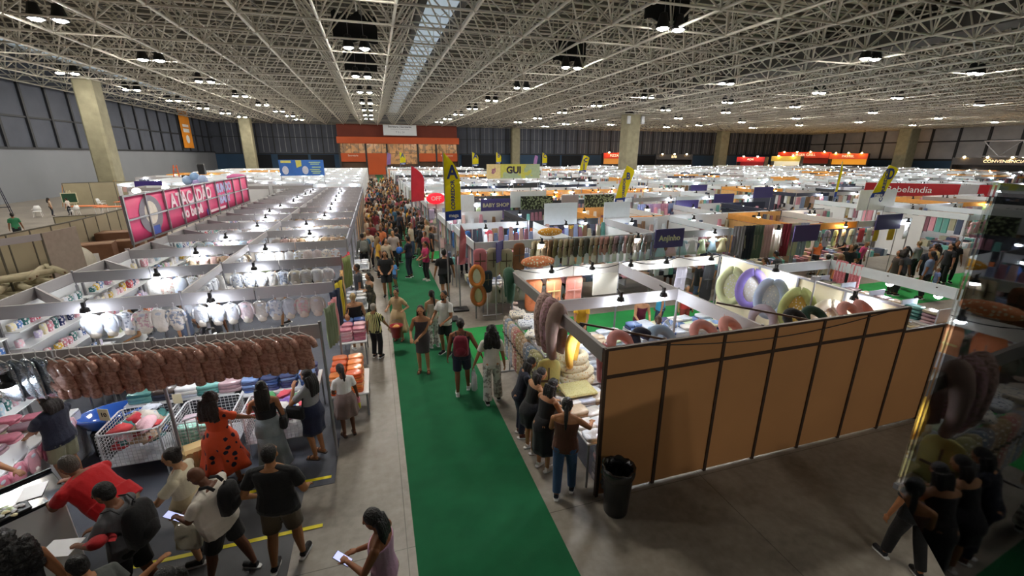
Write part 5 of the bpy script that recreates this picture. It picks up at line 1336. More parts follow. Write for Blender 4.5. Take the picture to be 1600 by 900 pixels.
def flag(x, y, h, z0, z1, w, col, body, top, lab, lean=0, letter='#2f3f80', base_col='#3a5aa8', side=1):
    t = thing('feather_flag', lab, 'flag', (x, y, .012), 0)
    H_ = z1-z0; P = lambda z: side*(.0+lean*((z-z0)/H_)**1.25 if z > z0 else 0); tp = .55 if lean < .2 else .8
    m = MB(); m.path([(0, .02, 0), (0, .02, z0), (P(z0+H_*.5)-0*side, .02, z0+H_*.5), (P(z1), .02, z1)], .022, 6); m.build('pole', STEEL, t)
    MB().rb(-.25,.25,-.2,.2,0,.05,.01).build('base', BLACK, t)
    n = 14; L_, Rr = [], []
    for i in range(n+1):
        q = i/n; z = z0+H_*q
        wid = w*(1 if q < tp else max(.02, 1-((q-tp)/(1-tp))**2.2))
        L_.append((P(z), z)); Rr.append((P(z)+side*wid, z+.10*w*(1-q)))
    def sheet(i0, i1, name, m_):
        rr = []
        for i in range(i0, i1+1):
            wv = .03*math.sin(i*.8)
            rr.append([(L_[i][0], -.006, L_[i][1]), (Rr[i][0]*.5+L_[i][0]*.5, -.008+wv, (L_[i][1]+Rr[i][1])/2), (Rr[i][0], -.006, Rr[i][1]), (Rr[i][0], .006, Rr[i][1]), (Rr[i][0]*.5+L_[i][0]*.5, .006+wv, (L_[i][1]+Rr[i][1])/2), (L_[i][0], .006, L_[i][1])])
        b = MB(); b.rings(rr); b.build(name, m_, t)
    sheet(0, 2, 'lower_band', mat('flag_'+base_col.strip('#'), base_col, rough=.6, thru=.45)); sheet(2, n, 'sail', mat('flag_'+col.strip('#'), col, rough=.6, var=.04, thru=.45))
    lm = mat('flag_letter_'+letter.strip('#'), letter, rough=.6)
    if top: text('tx', top, w*(1.15 if lean < .2 else .8), lm, t, (side*w*.50+P(z0+H_*.72), -.05, z0+H_*.715), bold=w*.03, rot=(R(90), R(0), 0), wide=.85)
    if body: text('tx', body, w*.34, lm, t, (side*w*.5+P(z0+H_*.4), -.05, z0+H_*.39), rot=(R(90), R(-90), 0), bold=w*.012)
    if top: text('tx', 'mega', w*.3, WHITEP, t, (side*w*.5, -.05, z0+H_*.085), bold=w*.01)
    return t
def flags():
    Y = '#e6dc1c'
    flag(1.83, 12.3, 0, 3.0, 4.86, .44, Y, 'CORREDOR', 'A', 'tall yellow feather flag with blue letter A at the main aisle')
    flag(12.25, 21, 0, 2.3, 4.3, .62, Y, 'CORREDOR', 'B', 'leaning yellow feather flag with letter B before the tall column', .6)
    flag(21.6, 45, 0, 2.95, 4.85, .8, Y, 'CORREDOR', 'C', 'yellow feather flag with letter C left of the tall column', .5)
    flag(22.5, 15, 0, 2.9, 4.4, .85, Y, 'CORREDOR', 'D', 'yellow feather flag with letter D leaning right near the right side', .75)
    flag(26.85, 20, 0, 2.4, 4.5, .18, Y, '', '', 'narrow yellow feather flag seen edge on left of the D flag', .1)
    flag(10.7, 50, 0, 3.6, 5.15, .7, Y, '', 'A', 'small distant yellow flag right of the big A flag')
    flag(16.2, 60, 0, 3.7, 5.2, .7, Y, '', 'B', 'small distant yellow flag, second along the back')
    flag(23.0, 60, 0, 3.5, 5.2, .7, Y, '', 'C', 'small distant yellow flag, third along the back, by the violet one')
    flag(3.3, 60, 0, 3.6, 5.2, .7, Y, '', 'A', 'small distant yellow flag before the orange offices')
    flag(21.6, 60, 0, 3.3, 4.85, .5, '#b890c8', '', '', 'small distant violet feather flag beside a yellow one', .3, base_col='#b890c8')
    flag(1.6, 60, 0, 3.6, 5.1, .5, '#a884b8', '', '', 'small violet feather flag before the orange offices', .2, base_col='#a884b8')
    flag(1.62, 22, 0, 2.6, 4.3, .62, '#e0485a', '', '', 'coral pink feather flag over the crowded aisle', .1, base_col='#e0485a')
    flag(2.3, 13.1, 0, 1.5, 2.75, .2, '#d08a90', '', '', 'small dusty pink banner hanging by the grey stall post', .1, base_col='#d08a90')
brown_stall(); field(); flags()
# ------------------------------------------------------------------ the people near the viewer
FLO = mat('orange_floral', '#d9512a', rough=.8, pattern='dots', col2='#15182c', pscale=8.5, bump=.2, bscale=20)
STRI = mat('lemon_black_stripe', '#e4e29a', rough=.8, pattern='stripes', col2='#17170f', pscale=8, bump=.2)
PRT = mat('printed_white', '#dcdad6', rough=.8, pattern='blotch', col2='#9a9490', pscale=14, bump=.2)
CAMO = mat('dark_print', '#3a3c36', rough=.8, pattern='blotch', col2='#57503e', pscale=14, bump=.2)
def near_people():
    P = person
    a = P('person in an orange dress printed with dark flowers, reaching into the baskets', (-2.5, 6.45), -25, 1.56, sk='#8a5a3c', hair='longcurly', hc='#2a1a14', topm=FLO, dress=True, bot='none', bc=None, dlen=.38, dflare=.24, hl=(-.42,.25,.98), hr=(.25,.42,1.02), shoe=None, w=1.1, feet=((-.12,-.05),(.12,.1)))
    b = P('person in a black top and long grey skirt with very long black hair', (-1.88, 6.55), 5, 1.58, sk='#a06c4c', hair='long', top='#16161c', sleeve='none', dress=True, bot='none', bc='#8a9498', dlen=.12, dflare=.12, hl=(-.25,.38,1.05), hr=(.22,.1,.85), shoe=None)
    shoulder_bag(b, 'black crescent bag on the shoulder of the long haired person', '#121216', 1, .02, .02)
    c = P('person in grey tee and navy skirt behind the post, hand to the chin', (-1.28, 6.75), 60, 1.6, sk='#a87450', hair='long', top='#8c8c8e', dress=True, bot='none', bc='#1c2340', dlen=.52, dflare=.06, hl=(-.1,.22,1.36), hr=(.12,.28,1.02), shoe=None)
    shoulder_bag(c, 'black handbag carried by the person in the navy skirt', '#0f1014', -1, .08, .12)
    d = P('child in a brown pinafore over a white tee, looking down', (-.82, 7.2), 20, 1.38, sk='#6a4430', hair='ponytail', topm=cloth('#ece8e4'), top='#ece8e4', dress=True, bot='none', bc='#85706a', dlen=.52, dflare=.13, head=(10, 30), hl=(-.15,.3,.95), hr=(.3,.08,.78), shoe=None)
    p = hand_world(d, 1); o = thing('drink_bottle', 'pink and yellow bottle held by the child in the pinafore', 'bottle', (p.x, p.y, p.z-.2))
    MB().lathe([(.03,0),(.04,.01),(.042,.12),(.04,.13)], 14).build('bottle_body', mat('yellow_drink', '#e8d830', rough=.2, coat=.5), o); MB().lathe([(.042,.13),(.04,.22),(.02,.25),(.02,.27)], 14).build('bottle_cap', mat('pink_cap', '#e88a98', rough=.3), o)
    e = P('person with cropped blond hair, black open back top and a tan bag', (-.78, 10.95), 15, 1.5, sk='#b88a68', hair='short', hc='#b49a6a', top='#15151a', sleeve='none', bot='shorts', bc='#16161c', w=1.25, shoe='#e8e6e2', hl=(-.32,.1,.95))
    shoulder_bag(e, 'tan leather shoulder bag on the blond person', '#a8744e', -1, .10, -.10, .34, .24)
    f = P('elderly grey haired person in a lemon and black striped blouse', (-.30, 10.3), -30, 1.4, sk='#a87a58', hair='short', hc='#9a948a', topm=STRI, bot='pants', bc='#131318', w=1.15, hr=(.25,.3,.92), shoe='#1a1a1e')
    p = hand_world(f, 1); o = thing('bucket', 'deep red bucket carried beside the striped blouse', 'bucket', (p.x+.18, p.y+.02, .42))
    w = MB(); w.smooth = True; w.lathe([(.11,0),(.12,.01),(.165,.30),(.175,.31),(.16,.31),(.11,.03)], 22); w.build('bucket_body', mat('red_bucket', '#9c1a26', rough=.35, coat=.3), o)
    h = MB(); h.path([(.17*math.cos(q), 0, .30+.17*math.sin(q)) for q in [math.pi*i/10 for i in range(11)]], .005, 5); h.build('handle', STEEL, o)
    place(G['crumple'], (p.x+.18, p.y+.02, .68), 0, 'orange cloth lying in the red bucket', None, {'': cloth('#f0b060')}, .6)
    g = P('person in a loose beige dress standing on the carpet edge', (.28, 11.2), 150, 1.45, sk='#b08464', hair='bun', topm=cloth('#cbb088'), dress=True, bot='none', bc=None, dlen=.35, dflare=.2, hl=(-.3,.18,1.1), hr=(.28,.15,1.08), shoe=None)
    h_ = P('person in a fitted charcoal dress with long dark hair, facing the viewer', (.72, 9.2), 165, 1.62, sk='#b88460', hair='long', hc='#1a100e', topm=cloth('#4a4246'), sleeve='none', dress=True, bot='none', bc=None, dlen=.55, dflare=.01, hl=(.05,.26,.98), hr=(.2,.28,1.0), shoe=None)
    i = P('person with black ponytail in pale clothes behind the charcoal dress', (1.12, 10.5), 15, 1.55, sk='#b08868', hair='ponytail', top='#c8c0b4', sleeve='none', botm=PRT, bot='wide', shoe='#cfcfcf')
    j = P('bearded person in a white tee and dark shorts, talking', (1.36, 10.0), 140, 1.66, sk='#9c6c4c', hair='short', top='#e4e4e2', bot='shorts', bc='#20262a', hl=(-.15,.3,1.0), hr=(.2,.3,1.0), shoe='#16161a')
    MB().ell((0,0,0), (.055,.04,.05), 10, 7, M=t_hands[j.name][3] @ Matrix.Translation((0,.045,-.075))).build('beard', hairm('#15110f'), j)
    k = P('person in navy shorts and top wearing a dark red backpack', (1.40, 8.05), -12, 1.66, sk='#8a5a40', hair='bun', hc='#120e0c', top='#1a1c2c', sleeve='none', bot='shorts', bc='#1b2036', w=1.12, hr=(.42,.0,.86), shoe='#efeeec', feet=((-.1,-.12),(.12,.14)))
    backpack(k, 'dark red backpack with a round white badge', '#7a1c30'); 
    l = P('person in a white tee and printed trousers with long black wavy hair', (1.90, 7.5), -8, 1.66, sk='#a87856', hair='longcurly', hc='#0f0c0c', top='#d8d4cc', botm=PRT, bot='wide', shoe='#1a1a1c', feet=((-.1,-.06),(.14,.1)), hl=(-.36,.05,.84))
    bag_hand(l, -1, 'black and white bag hanging between the two walkers', '#c8c8cc', sx=.26, sz=.34)
    m = P('person in dark clothes, first of the four leaning over the quilts, furthest away', (2.12, 6.3), -95, 1.54, sk='#a87450', hair='long', hc='#0c0b0d', top='#15182a', bot='pants', bc='#20263a', lean=14, head=(0,28), hl=(-.1,.38,1.0), hr=(.12,.4,1.0), shoe='#5a2c24')
    n = P('person in a black tank top with dark brown hair, second over the quilts', (2.15, 5.85), -80, 1.55, sk='#b88660', hair='mid', hc='#1a1210', top='#141416', sleeve='none', dress=True, bot='none', bc='#17171b', dlen=.6, dflare=.06, lean=16, head=(-20,18), hl=(-.12,.42,.98), hr=(.12,.45,1.0), shoe='#d8d0c8')
    o = P('person in a long black dress, third over the quilts', (2.2, 5.38), -65, 1.56, sk='#b07e5a', hair='long', hc='#0e0b0b', topm=cloth('#101014'), sleeve='none', dress=True, bot='none', bc=None, dlen=.38, dflare=.07, lean=14, head=(0,20), hl=(-.1,.4,1.02), hr=(.15,.42,1.02), shoe='#e0dcd4')
    q = P('person in a brown top and blue jeans with a low ponytail, nearest at the quilts', (2.28, 4.78), -28, 1.6, sk='#a8744e', hair='ponytail', hc='#0e0c0c', top='#5a3424', sleeve='none', bot='jeans', bc='#3c5a82', hl=(-.18,.35,1.0), hr=(.38,.38,1.1), shoe='#1c2230', feet=((-.1,-.1),(.12,.1)), w=1.12)
    # lower left group
    r = P('broad person in a red tee bending over the checkout counter', (-3.30, 5.30), 68, 1.7, sk='#8a5c44', hair='short', hc='#57504a', top='#c4121c', bot='pants', bc='#b9ae98', w=1.4, belly=.06, lean=48, head=(0,-8), hl=(-.12,.62,1.02), hr=(.16,.6,1.04), shoe='#222222')
    s = P('person in a grey tee with a black backpack holding papers', (-2.83, 4.6), 78, 1.64, sk='#7a5038', hair='short', hc='#0e0c0c', top='#5c5c60', bot='shorts', bc='#1a1a1e', head=(0,20), hl=(-.12,.36,1.04), hr=(.12,.36,1.04), shoe='#202020', feet=((-.1,.12),(.1,-.12)), w=1.1)
    backpack(s, 'large black backpack on the person holding papers', '#0e0e12', sc=1.08)
    p = hand_world(s, -1); single('paper_sheet', MB().bx(p.x-.1, p.y, p.z+.02, .3, .22, .006, R(-10)), WHITEP, 'opened catalogue in the hands of the grey tee person', 'paper', (p.x-.1, p.y, p.z+.02))
    t = P('person in a cream blouse dress with dark hair tied back, pointing at a phone', (-2.44, 5.10), 85, 1.6, sk='#b88c68', hair='bun', hc='#1c1412', top='#cfc6ac', dress=True, bot='none', bc='#a89878', dlen=.42, dflare=.1, hl=(-.2,.42,1.1), hr=(.28,.3,.92), shoe='#2a2622', w=1.1, head=(5,15))
    u = P('bald person in a white printed tee and black shorts looking at a phone', (-2.02, 4.72), 75, 1.56, sk='#6a4432', hair='bald', top='#d8d0c4', bot='shorts', bc='#131316', w=1.45, belly=.07, lean=8, head=(0,25), hl=(-.1,.40,1.06), hr=(.05,.36,1.02), shoe='#17171a', feet=((-.12,.2),(.12,-.22)))
    phone(u, -1, 'phone with a bright screen held by the bald person', R(75), 1.3)
    backpack(u, 'small black sling bag on the back of the bald person', '#101014', sc=.85, u=.30)
    bag_hand(u, 1, 'cream plastic bag hanging beside the bald person', '#cfc8b4', sx=.28, sz=.34)
    v = P('person in a black tee and brown cargo shorts standing with back turned', (-1.40, 4.72), -12, 1.68, sk='#a87650', hair='short', hc='#120f0e', top='#0e0f12', bot='shorts', bc='#4a3f2e', w=1.38, hl=(-.30,.12,.92), hr=(.26,.24,.95), shoe='#1c1a1c', feet=((-.12,-.1),(.14,.1)))
    w_ = P('person with long braids in a lilac top texting at the bottom edge', (-.24, 3.52), 68, 1.58, sk='#9a6444', hair='braids', hc='#0c0a0a', top='#c49ab4', sleeve='none', bot='pants', bc='#b8a890', hl=(-.1,.34,1.1), hr=(.08,.32,1.06), head=(0,25), shoe='#333333', w=1.05)
    phone(w_, -1, 'dark phone in the hands of the braided person', R(60), 1.2)
    x = P('person with a huge mass of black curls in the lower left corner', (-3.38, 4.12), 40, 1.6, sk='#a06c4c', hair='bigcurly', hc='#0d0b0c', top='#1a1a20', sleeve='none', bot='pants', bc='#1c1c22', lean=10, w=1.15)
    y = P('person in a dark grey tee reaching forward at the bottom edge', (-2.60, 3.80), 62, 1.5, sk='#a87450', hair='bun', hc='#0f0c0c', top='#4c504e', bot='pants', bc='#20242c', lean=28, hl=(-.2,.5,1.1), hr=(.42,-.12,1.15), w=1.1)
    z = P('person in a dusty pink top looking down at the bottom edge', (-1.93, 3.50), 150, 1.52, sk='#a06c4e', hair='mid', hc='#0e0c0d', top='#a8505c', bot='pants', bc='#22262c', head=(10,25))
    o_ = thing('cap', 'red cap lying on the bag behind the bottom edge group', 'cap', (-2.86, 4.30, 1.22)); 
    c_ = MB(); c_.smooth = True; c_.ell((0,0,0), (.08,.08,.055), 14, 8); c_.build('crown', cloth('#b01c24'), o_); c_ = MB(); c_.rings([[(.075*math.cos(k*.3)+0, .075*math.sin(k*.3), -.02) for k in range(11)], [(.14*math.cos(k*.3), .14*math.sin(k*.3), -.03) for k in range(11)]], closed=False); c_.build('visor', cloth('#b01c24'), o_)
    aa = P('person in a navy tee and khaki shorts browsing pink clothes in the near left stall', (-4.72, 7.1), 70, 1.56, sk='#b08060', hair='mid', hc='#1c1410', top='#171b2e', bot='shorts', bc='#8f8c70', w=1.3, hl=(-.12,.38,1.0), hr=(.1,.36,1.0), shoe='#333333')
    ab = P('person in a white sleeve behind the checkout counter at the left edge', (-5.0, 6.05), -105, 1.6, sk='#a87450', hair='short', top='#e6e6e8', sleeve='short', bot='pants', hl=(-.15,.42,1.1), hr=(.15,.46,1.1))
    ac = P('person walking in black clothes in the lower right, seen through the glass', (5.75, 2.50), -20, 1.46, sk='#a8724e', hair='mid', hc='#0e0d0d', top='#14171c', sleeve='short', bot='pants', bc='#0d0e12', w=1.15, feet=((-.1,.16),(.12,-.18)), shoe='#15151a')
    ad = P('tall person in black tee and long shorts walking away on the carpet', (2.02, 14.4), 5, 1.75, sk='#a87654', hair='short', top='#101116', bot='shorts', bc='#15161b', w=1.3, vox=.011, shoe='#2a2a2c', feet=((-.1,-.1),(.12,.1)))
    ae = P('small child in a light blue tee at the carpet edge', (.42, 16.3), 120, 1.05, sk='#9a6c4e', hair='short', top='#5a9ade', bot='shorts', bc='#3a4a6a', vox=.011)
    af = P('person in a raspberry tee and black trousers holding a white bag', (1.66, 16.9), 115, 1.58, sk='#a87654', hair='ponytail', top='#b0285a', bot='pants', bc='#14151a', hl=(-.1,.3,1.0), hr=(.1,.3,1.0), vox=.011, shoe='#d8d4cc')
    ag = P('person in a black top and wide green trousers with back turned', (1.72, 19.3), 0, 1.6, sk='#a87654', hair='long', top='#141418', bot='wide', bc='#5a7a5a', vox=.012)
    ah = P('person in navy polo holding a blue balloon on the carpet', (1.05, 17.6), 60, 1.7, sk='#9c6c4c', hair='short', top='#1a2134', bot='pants', bc='#202838', vox=.012, w=1.15, hl=(-.1,.3,1.0))
    p = hand_world(ah, -1); o = thing('balloon', 'round blue balloon in front of the navy polo', 'balloon', (p.x, p.y, p.z+.16)); c_ = MB(); c_.smooth = True; c_.ell((0,0,0), (.14,.14,.15), 14, 10); c_.build('balloon_skin', mat('balloon_blue', '#3a7ae0', rough=.15, coat=.6), o); MB().bar((0,0,-.15), (0,0,-.3), .003).build('string', WHITEP, o)
    ai = P('person in a grey backpack waiting by the stall wall', (-.72, 19.0), 10, 1.66, sk='#8a5c40', hair='short', top='#6a6c64', sleeve='long', bot='pants', bc='#16181c', vox=.012)
    backpack(ai, 'grey backpack of the person by the stall wall', '#7a7c76')
    aj = P('person in dark shirt at the aisle table of the left block', (-.75, 13.6), 100, 1.62, sk='#8a5c40', hair='short', top='#33353c', bot='pants', bc='#1c1e24', w=1.3, vox=.012)
    ak = P('person in a brown print dress with arms folded', (-.42, 12.9), 120, 1.5, sk='#b08464', hair='mid', topm=CAMO, sleeve='none', dress=True, bot='none', bc=None, dlen=.2, dflare=.06, hl=(.1,.2,1.15), hr=(-.1,.22,1.15), vox=.012)
    al = P('person in a black tee with spread arms before the crowd', (.1, 15.2), 175, 1.65, sk='#a87654', hair='mid', top='#121316', bot='shorts', bc='#1c2026', w=1.2, vox=.012, hl=(-.15,.3,1.0), hr=(.15,.3,1.0))
    am = P('seated vendor in a light blue top with a brown ponytail', (5.55, 7.35), -40, 1.5, sk='#b88860', hair='ponytail', hc='#4a3020', top='#9ab4cc', bot='pants', lean=12, hl=(-.15,.4,.98), hr=(.15,.4,.98), vox=.011)
    an = P('person in a maroon vest leaning on the white counter', (6.2, 8.95), 165, 1.5, sk='#b88660', hair='mid', hc='#2a1a12', top='#6a1c38', sleeve='none', bot='pants', lean=18, hl=(-.15,.4,.95), hr=(.15,.4,.95), vox=.012)
    ao = P('person in a cyan tee beside the maroon vest', (7.2, 9.5), 70, 1.55, sk='#b88660', hair='short', top='#3aa0d0', bot='pants', bc='#2c3a5a', vox=.012)
    ap = P('person in mustard yellow leaning at the front of the stall', (4.75, 9.35), 150, 1.45, sk='#a87450', hair='long', top='#d8a828', bot='pants', bc='#2a2c34', lean=20, hl=(-.15,.4,.9), hr=(.15,.4,.9), vox=.012)
    aq = P('person with grey tee behind the orange mats', (4.6, 10.6), 190, 1.6, sk='#8a5c40', hair='short', top='#7c8088', bot='pants', vox=.012)
    ar = P('person in a red tee seated behind the table across the cross aisle', (3.75, 13.45), 180, 1.55, sk='#b88660', hair='short', top='#d8343e', bot='pants', bc='#22262c', vox=.012, hl=(-.12,.3,1.0), hr=(.12,.3,1.0))
    as_ = P('child in a red top and grey cap beyond the divider', (8.1, 9.6), 170, 1.35, sk='#b88660', hair='short', hc='#8a8c92', top='#d84a44', bot='pants', bc='#a84a44', vox=.012)
    at = P('person in a teal tee reaching over the bedding counter', (17.2, 11.6), -70, 1.6, sk='#8a5c40', hair='short', top='#145a5a', bot='pants', vox=.013, hl=(-.1,.4,1.0), hr=(.1,.4,1.0), lean=15)
    au = P('person in a pink tee behind the crowded bedding counter', (19.0, 12.5), 190, 1.5, sk='#b88660', hair='short', hc='#8a7a6a', top='#d8508a', bot='pants', vox=.013, lean=15)
    for nm, x_, y_, fc, tp, bt, bc_, hr_, hcl in (('charcoal long dress at the end of the bedding counter', 17.6, 10.3, 60, '#3a3230', 'pants', '#3a3230', 'short', '#2a2018'), ('black tee beside the charcoal dress', 18.6, 10.7, 50, '#121216', 'pants', '#16161a', 'ponytail', '#0e0c0c'), ('navy tee and dark skirt, in the middle of the right group', 19.4, 10.4, 150, '#262b3a', 'shorts', '#1a1d28', 'short', '#1a1210'), ('beige vest and green trousers in the right group', 20.2, 10.7, 60, '#a8946a', 'pants', '#3a4a3c', 'longcurly', '#1c1410'), ('black dress with long hair in the right group', 20.9, 10.6, 70, '#101014', 'pants', '#121216', 'long', '#0e0c0c'), ('black skirt and bare shoulders at the right end of the group', 21.3, 9.7, 40, '#14141a', 'pants', '#101014', 'bun', '#7a5c30')):
        P('person in %s' % nm, (x_, y_), fc, 1.62, sk='#a8765a', hair=hr_, hc=hcl, top=tp, bot=bt, bc=bc_, vox=.013, w=1.15)
    P('toddler in light blue squatting on the green carpet', (19.2, 9.9), 60, .95, sk='#a8765a', hair='short', hc='#7a5c40', top='#7a8ac0', bot='pants', bc='#8a9ad0', vox=.012)
    P('person in a dark shirt bending at the blanket stall', (13.4, 11.4), 20, 1.62, sk='#8a5c40', hair='short', top='#3c3e44', bot='pants', vox=.013, w=1.25, lean=20)
    P('person with a brown ponytail before the blanket row', (12.5, 11.2), 30, 1.5, sk='#a87654', hair='ponytail', hc='#3a241a', top='#7a4a3a', bot='pants', vox=.013)
    P('person with black hair before the grey blankets, right', (15.0, 10.9), -20, 1.5, sk='#b88660', hair='bun', top='#c8b8a8', bot='pants', vox=.013)
    P('white shirted person in the stall behind the big yellow flag', (3.3, 17.6), 170, 1.68, sk='#a87654', hair='short', hc='#8a8480', top='#e4e8ea', bot='pants', bc='#1c2434', vox=.013)
    P('person in a peach top behind the white shirted one', (4.3, 17.5), 190, 1.6, sk='#b88660', hair='long', hc='#2a1c14', top='#d8a070', bot='pants', bc='#8a7a6a', vox=.013)
    # storage side
    P('person in a green tee walking behind the left fence', (-19.3, 31), 30, 1.7, sk='#8a5c40', hair='short', top='#2f7a54', bot='pants', bc='#22262c', vox=.013)
    P('person in a beige vest seated far left', (-25.2, 44.6), -60, 1.45, sk='#a87654', hair='longcurly', top='#c0a890', bot='pants', vox=.014, crouch=0)
    P('person in a white tee seated beside the beige vest', (-24.2, 44.9), 80, 1.4, sk='#a87654', hair='short', top='#d8d0c8', bot='pants', vox=.014)

def crowd():
    """templates for the distant crowd, then copies with their own clothes"""
    T = []
    for i, kw in enumerate((dict(hair='short', bot='pants'), dict(hair='long', bot='pants'), dict(hair='ponytail', bot='shorts'), dict(hair='short', bot='shorts', w=1.25), dict(hair='mid', bot='pants', w=1.2), dict(hair='bun', bot='wide'))):
        kw = dict(kw); kw.update(hl=(-.12,.3,1.0) if i % 2 else None, feet=((-.1,.08*(i % 3)),(.1,-.08*(i % 3))))
        T.append(person('x', (0, 0), 0, 1.62, top='#222222', vox=.022, det=False, **kw))
    return T
CROWD_N = [0]
def place_crowd(T):
    tops = ['#15161a','#1c2030','#d8d8d8','#8a8c90','#c8b8a0','#7a2a34','#2a4a3c','#c89a30','#a84a5a','#3a3c44','#6a7a9a','#b8a8a0','#d07848','#4a3a34','#e0dcd4','#3a6a8a','#16181c','#22242c']
    bots = ['#16181e','#222a3a','#3a4a6a','#8a8478','#14141a','#4a4238','#a8a09a','#1c1e24']
    sks = ['#a87654','#8a5c40','#b88860','#6a4632','#c09070']
    hcs = ['#0f0c0c','#14100e','#2a1c14','#4a3420','#0d0b0c','#8a7048']
    spots = []; r = random.Random(21)
    # main aisle, denser with distance
    y = 17.5
    while y < 112 and len(spots) < 215:
        k = 1 if y < 19 else (3 if y < 26 else (4 if y < 60 else 3))
        for q in range(k):
            x = r.choice((r.uniform(-.75,.6), r.uniform(-.75,.6), r.uniform(.4,1.5), r.uniform(1.6,2.3))) if y < 34 else r.uniform(-.8, 2.4)
            spots.append((x, y+r.uniform(-.3,.3), 'walking in the crowded main aisle'))
        y += .62 if y < 30 else (.95 if y < 60 else 1.6)
    for i in range(26): spots.append((r.uniform(3, 30), r.uniform(20.7, 22.3), 'in the second cross aisle'))
    for i in range(16): spots.append((r.uniform(3, 45), r.uniform(33.2, 35), 'in the third cross aisle'))
    for i in range(10): spots.append((r.uniform(8.8, 24), r.uniform(9.5, 11.6), 'in the first cross aisle'))
    for i in range(22):
        ri = r.choice((12.9, 16.8, 24.2, 28)); spots.append((r.uniform(3.5, 24), ri+r.uniform(0,.9), 'inside a stall of the right hand field'))
    for i in range(8): spots.append((r.uniform(-6, -2), r.choice(YK[1:6])+1.9, 'inside the left block of stalls'))
    for x, y, w in spots[:300]:
        t = T[r.randrange(len(T))]; tp = r.choice(tops); nm = 'distant person %s' % w
        place(t, (x, y, .01), r.uniform(-3.1, 3.1), nm, 'people '+w, {'body': skin(r.choice(sks)), 'shirt': cloth(tp), 'trousers': cloth(r.choice(bots)), 'shorts': cloth(r.choice(bots)), 'hair': hairm(r.choice(hcs))}, r.uniform(.93, 1.08))
near_people(); TC = crowd(); bake_people(); place_crowd(TC)
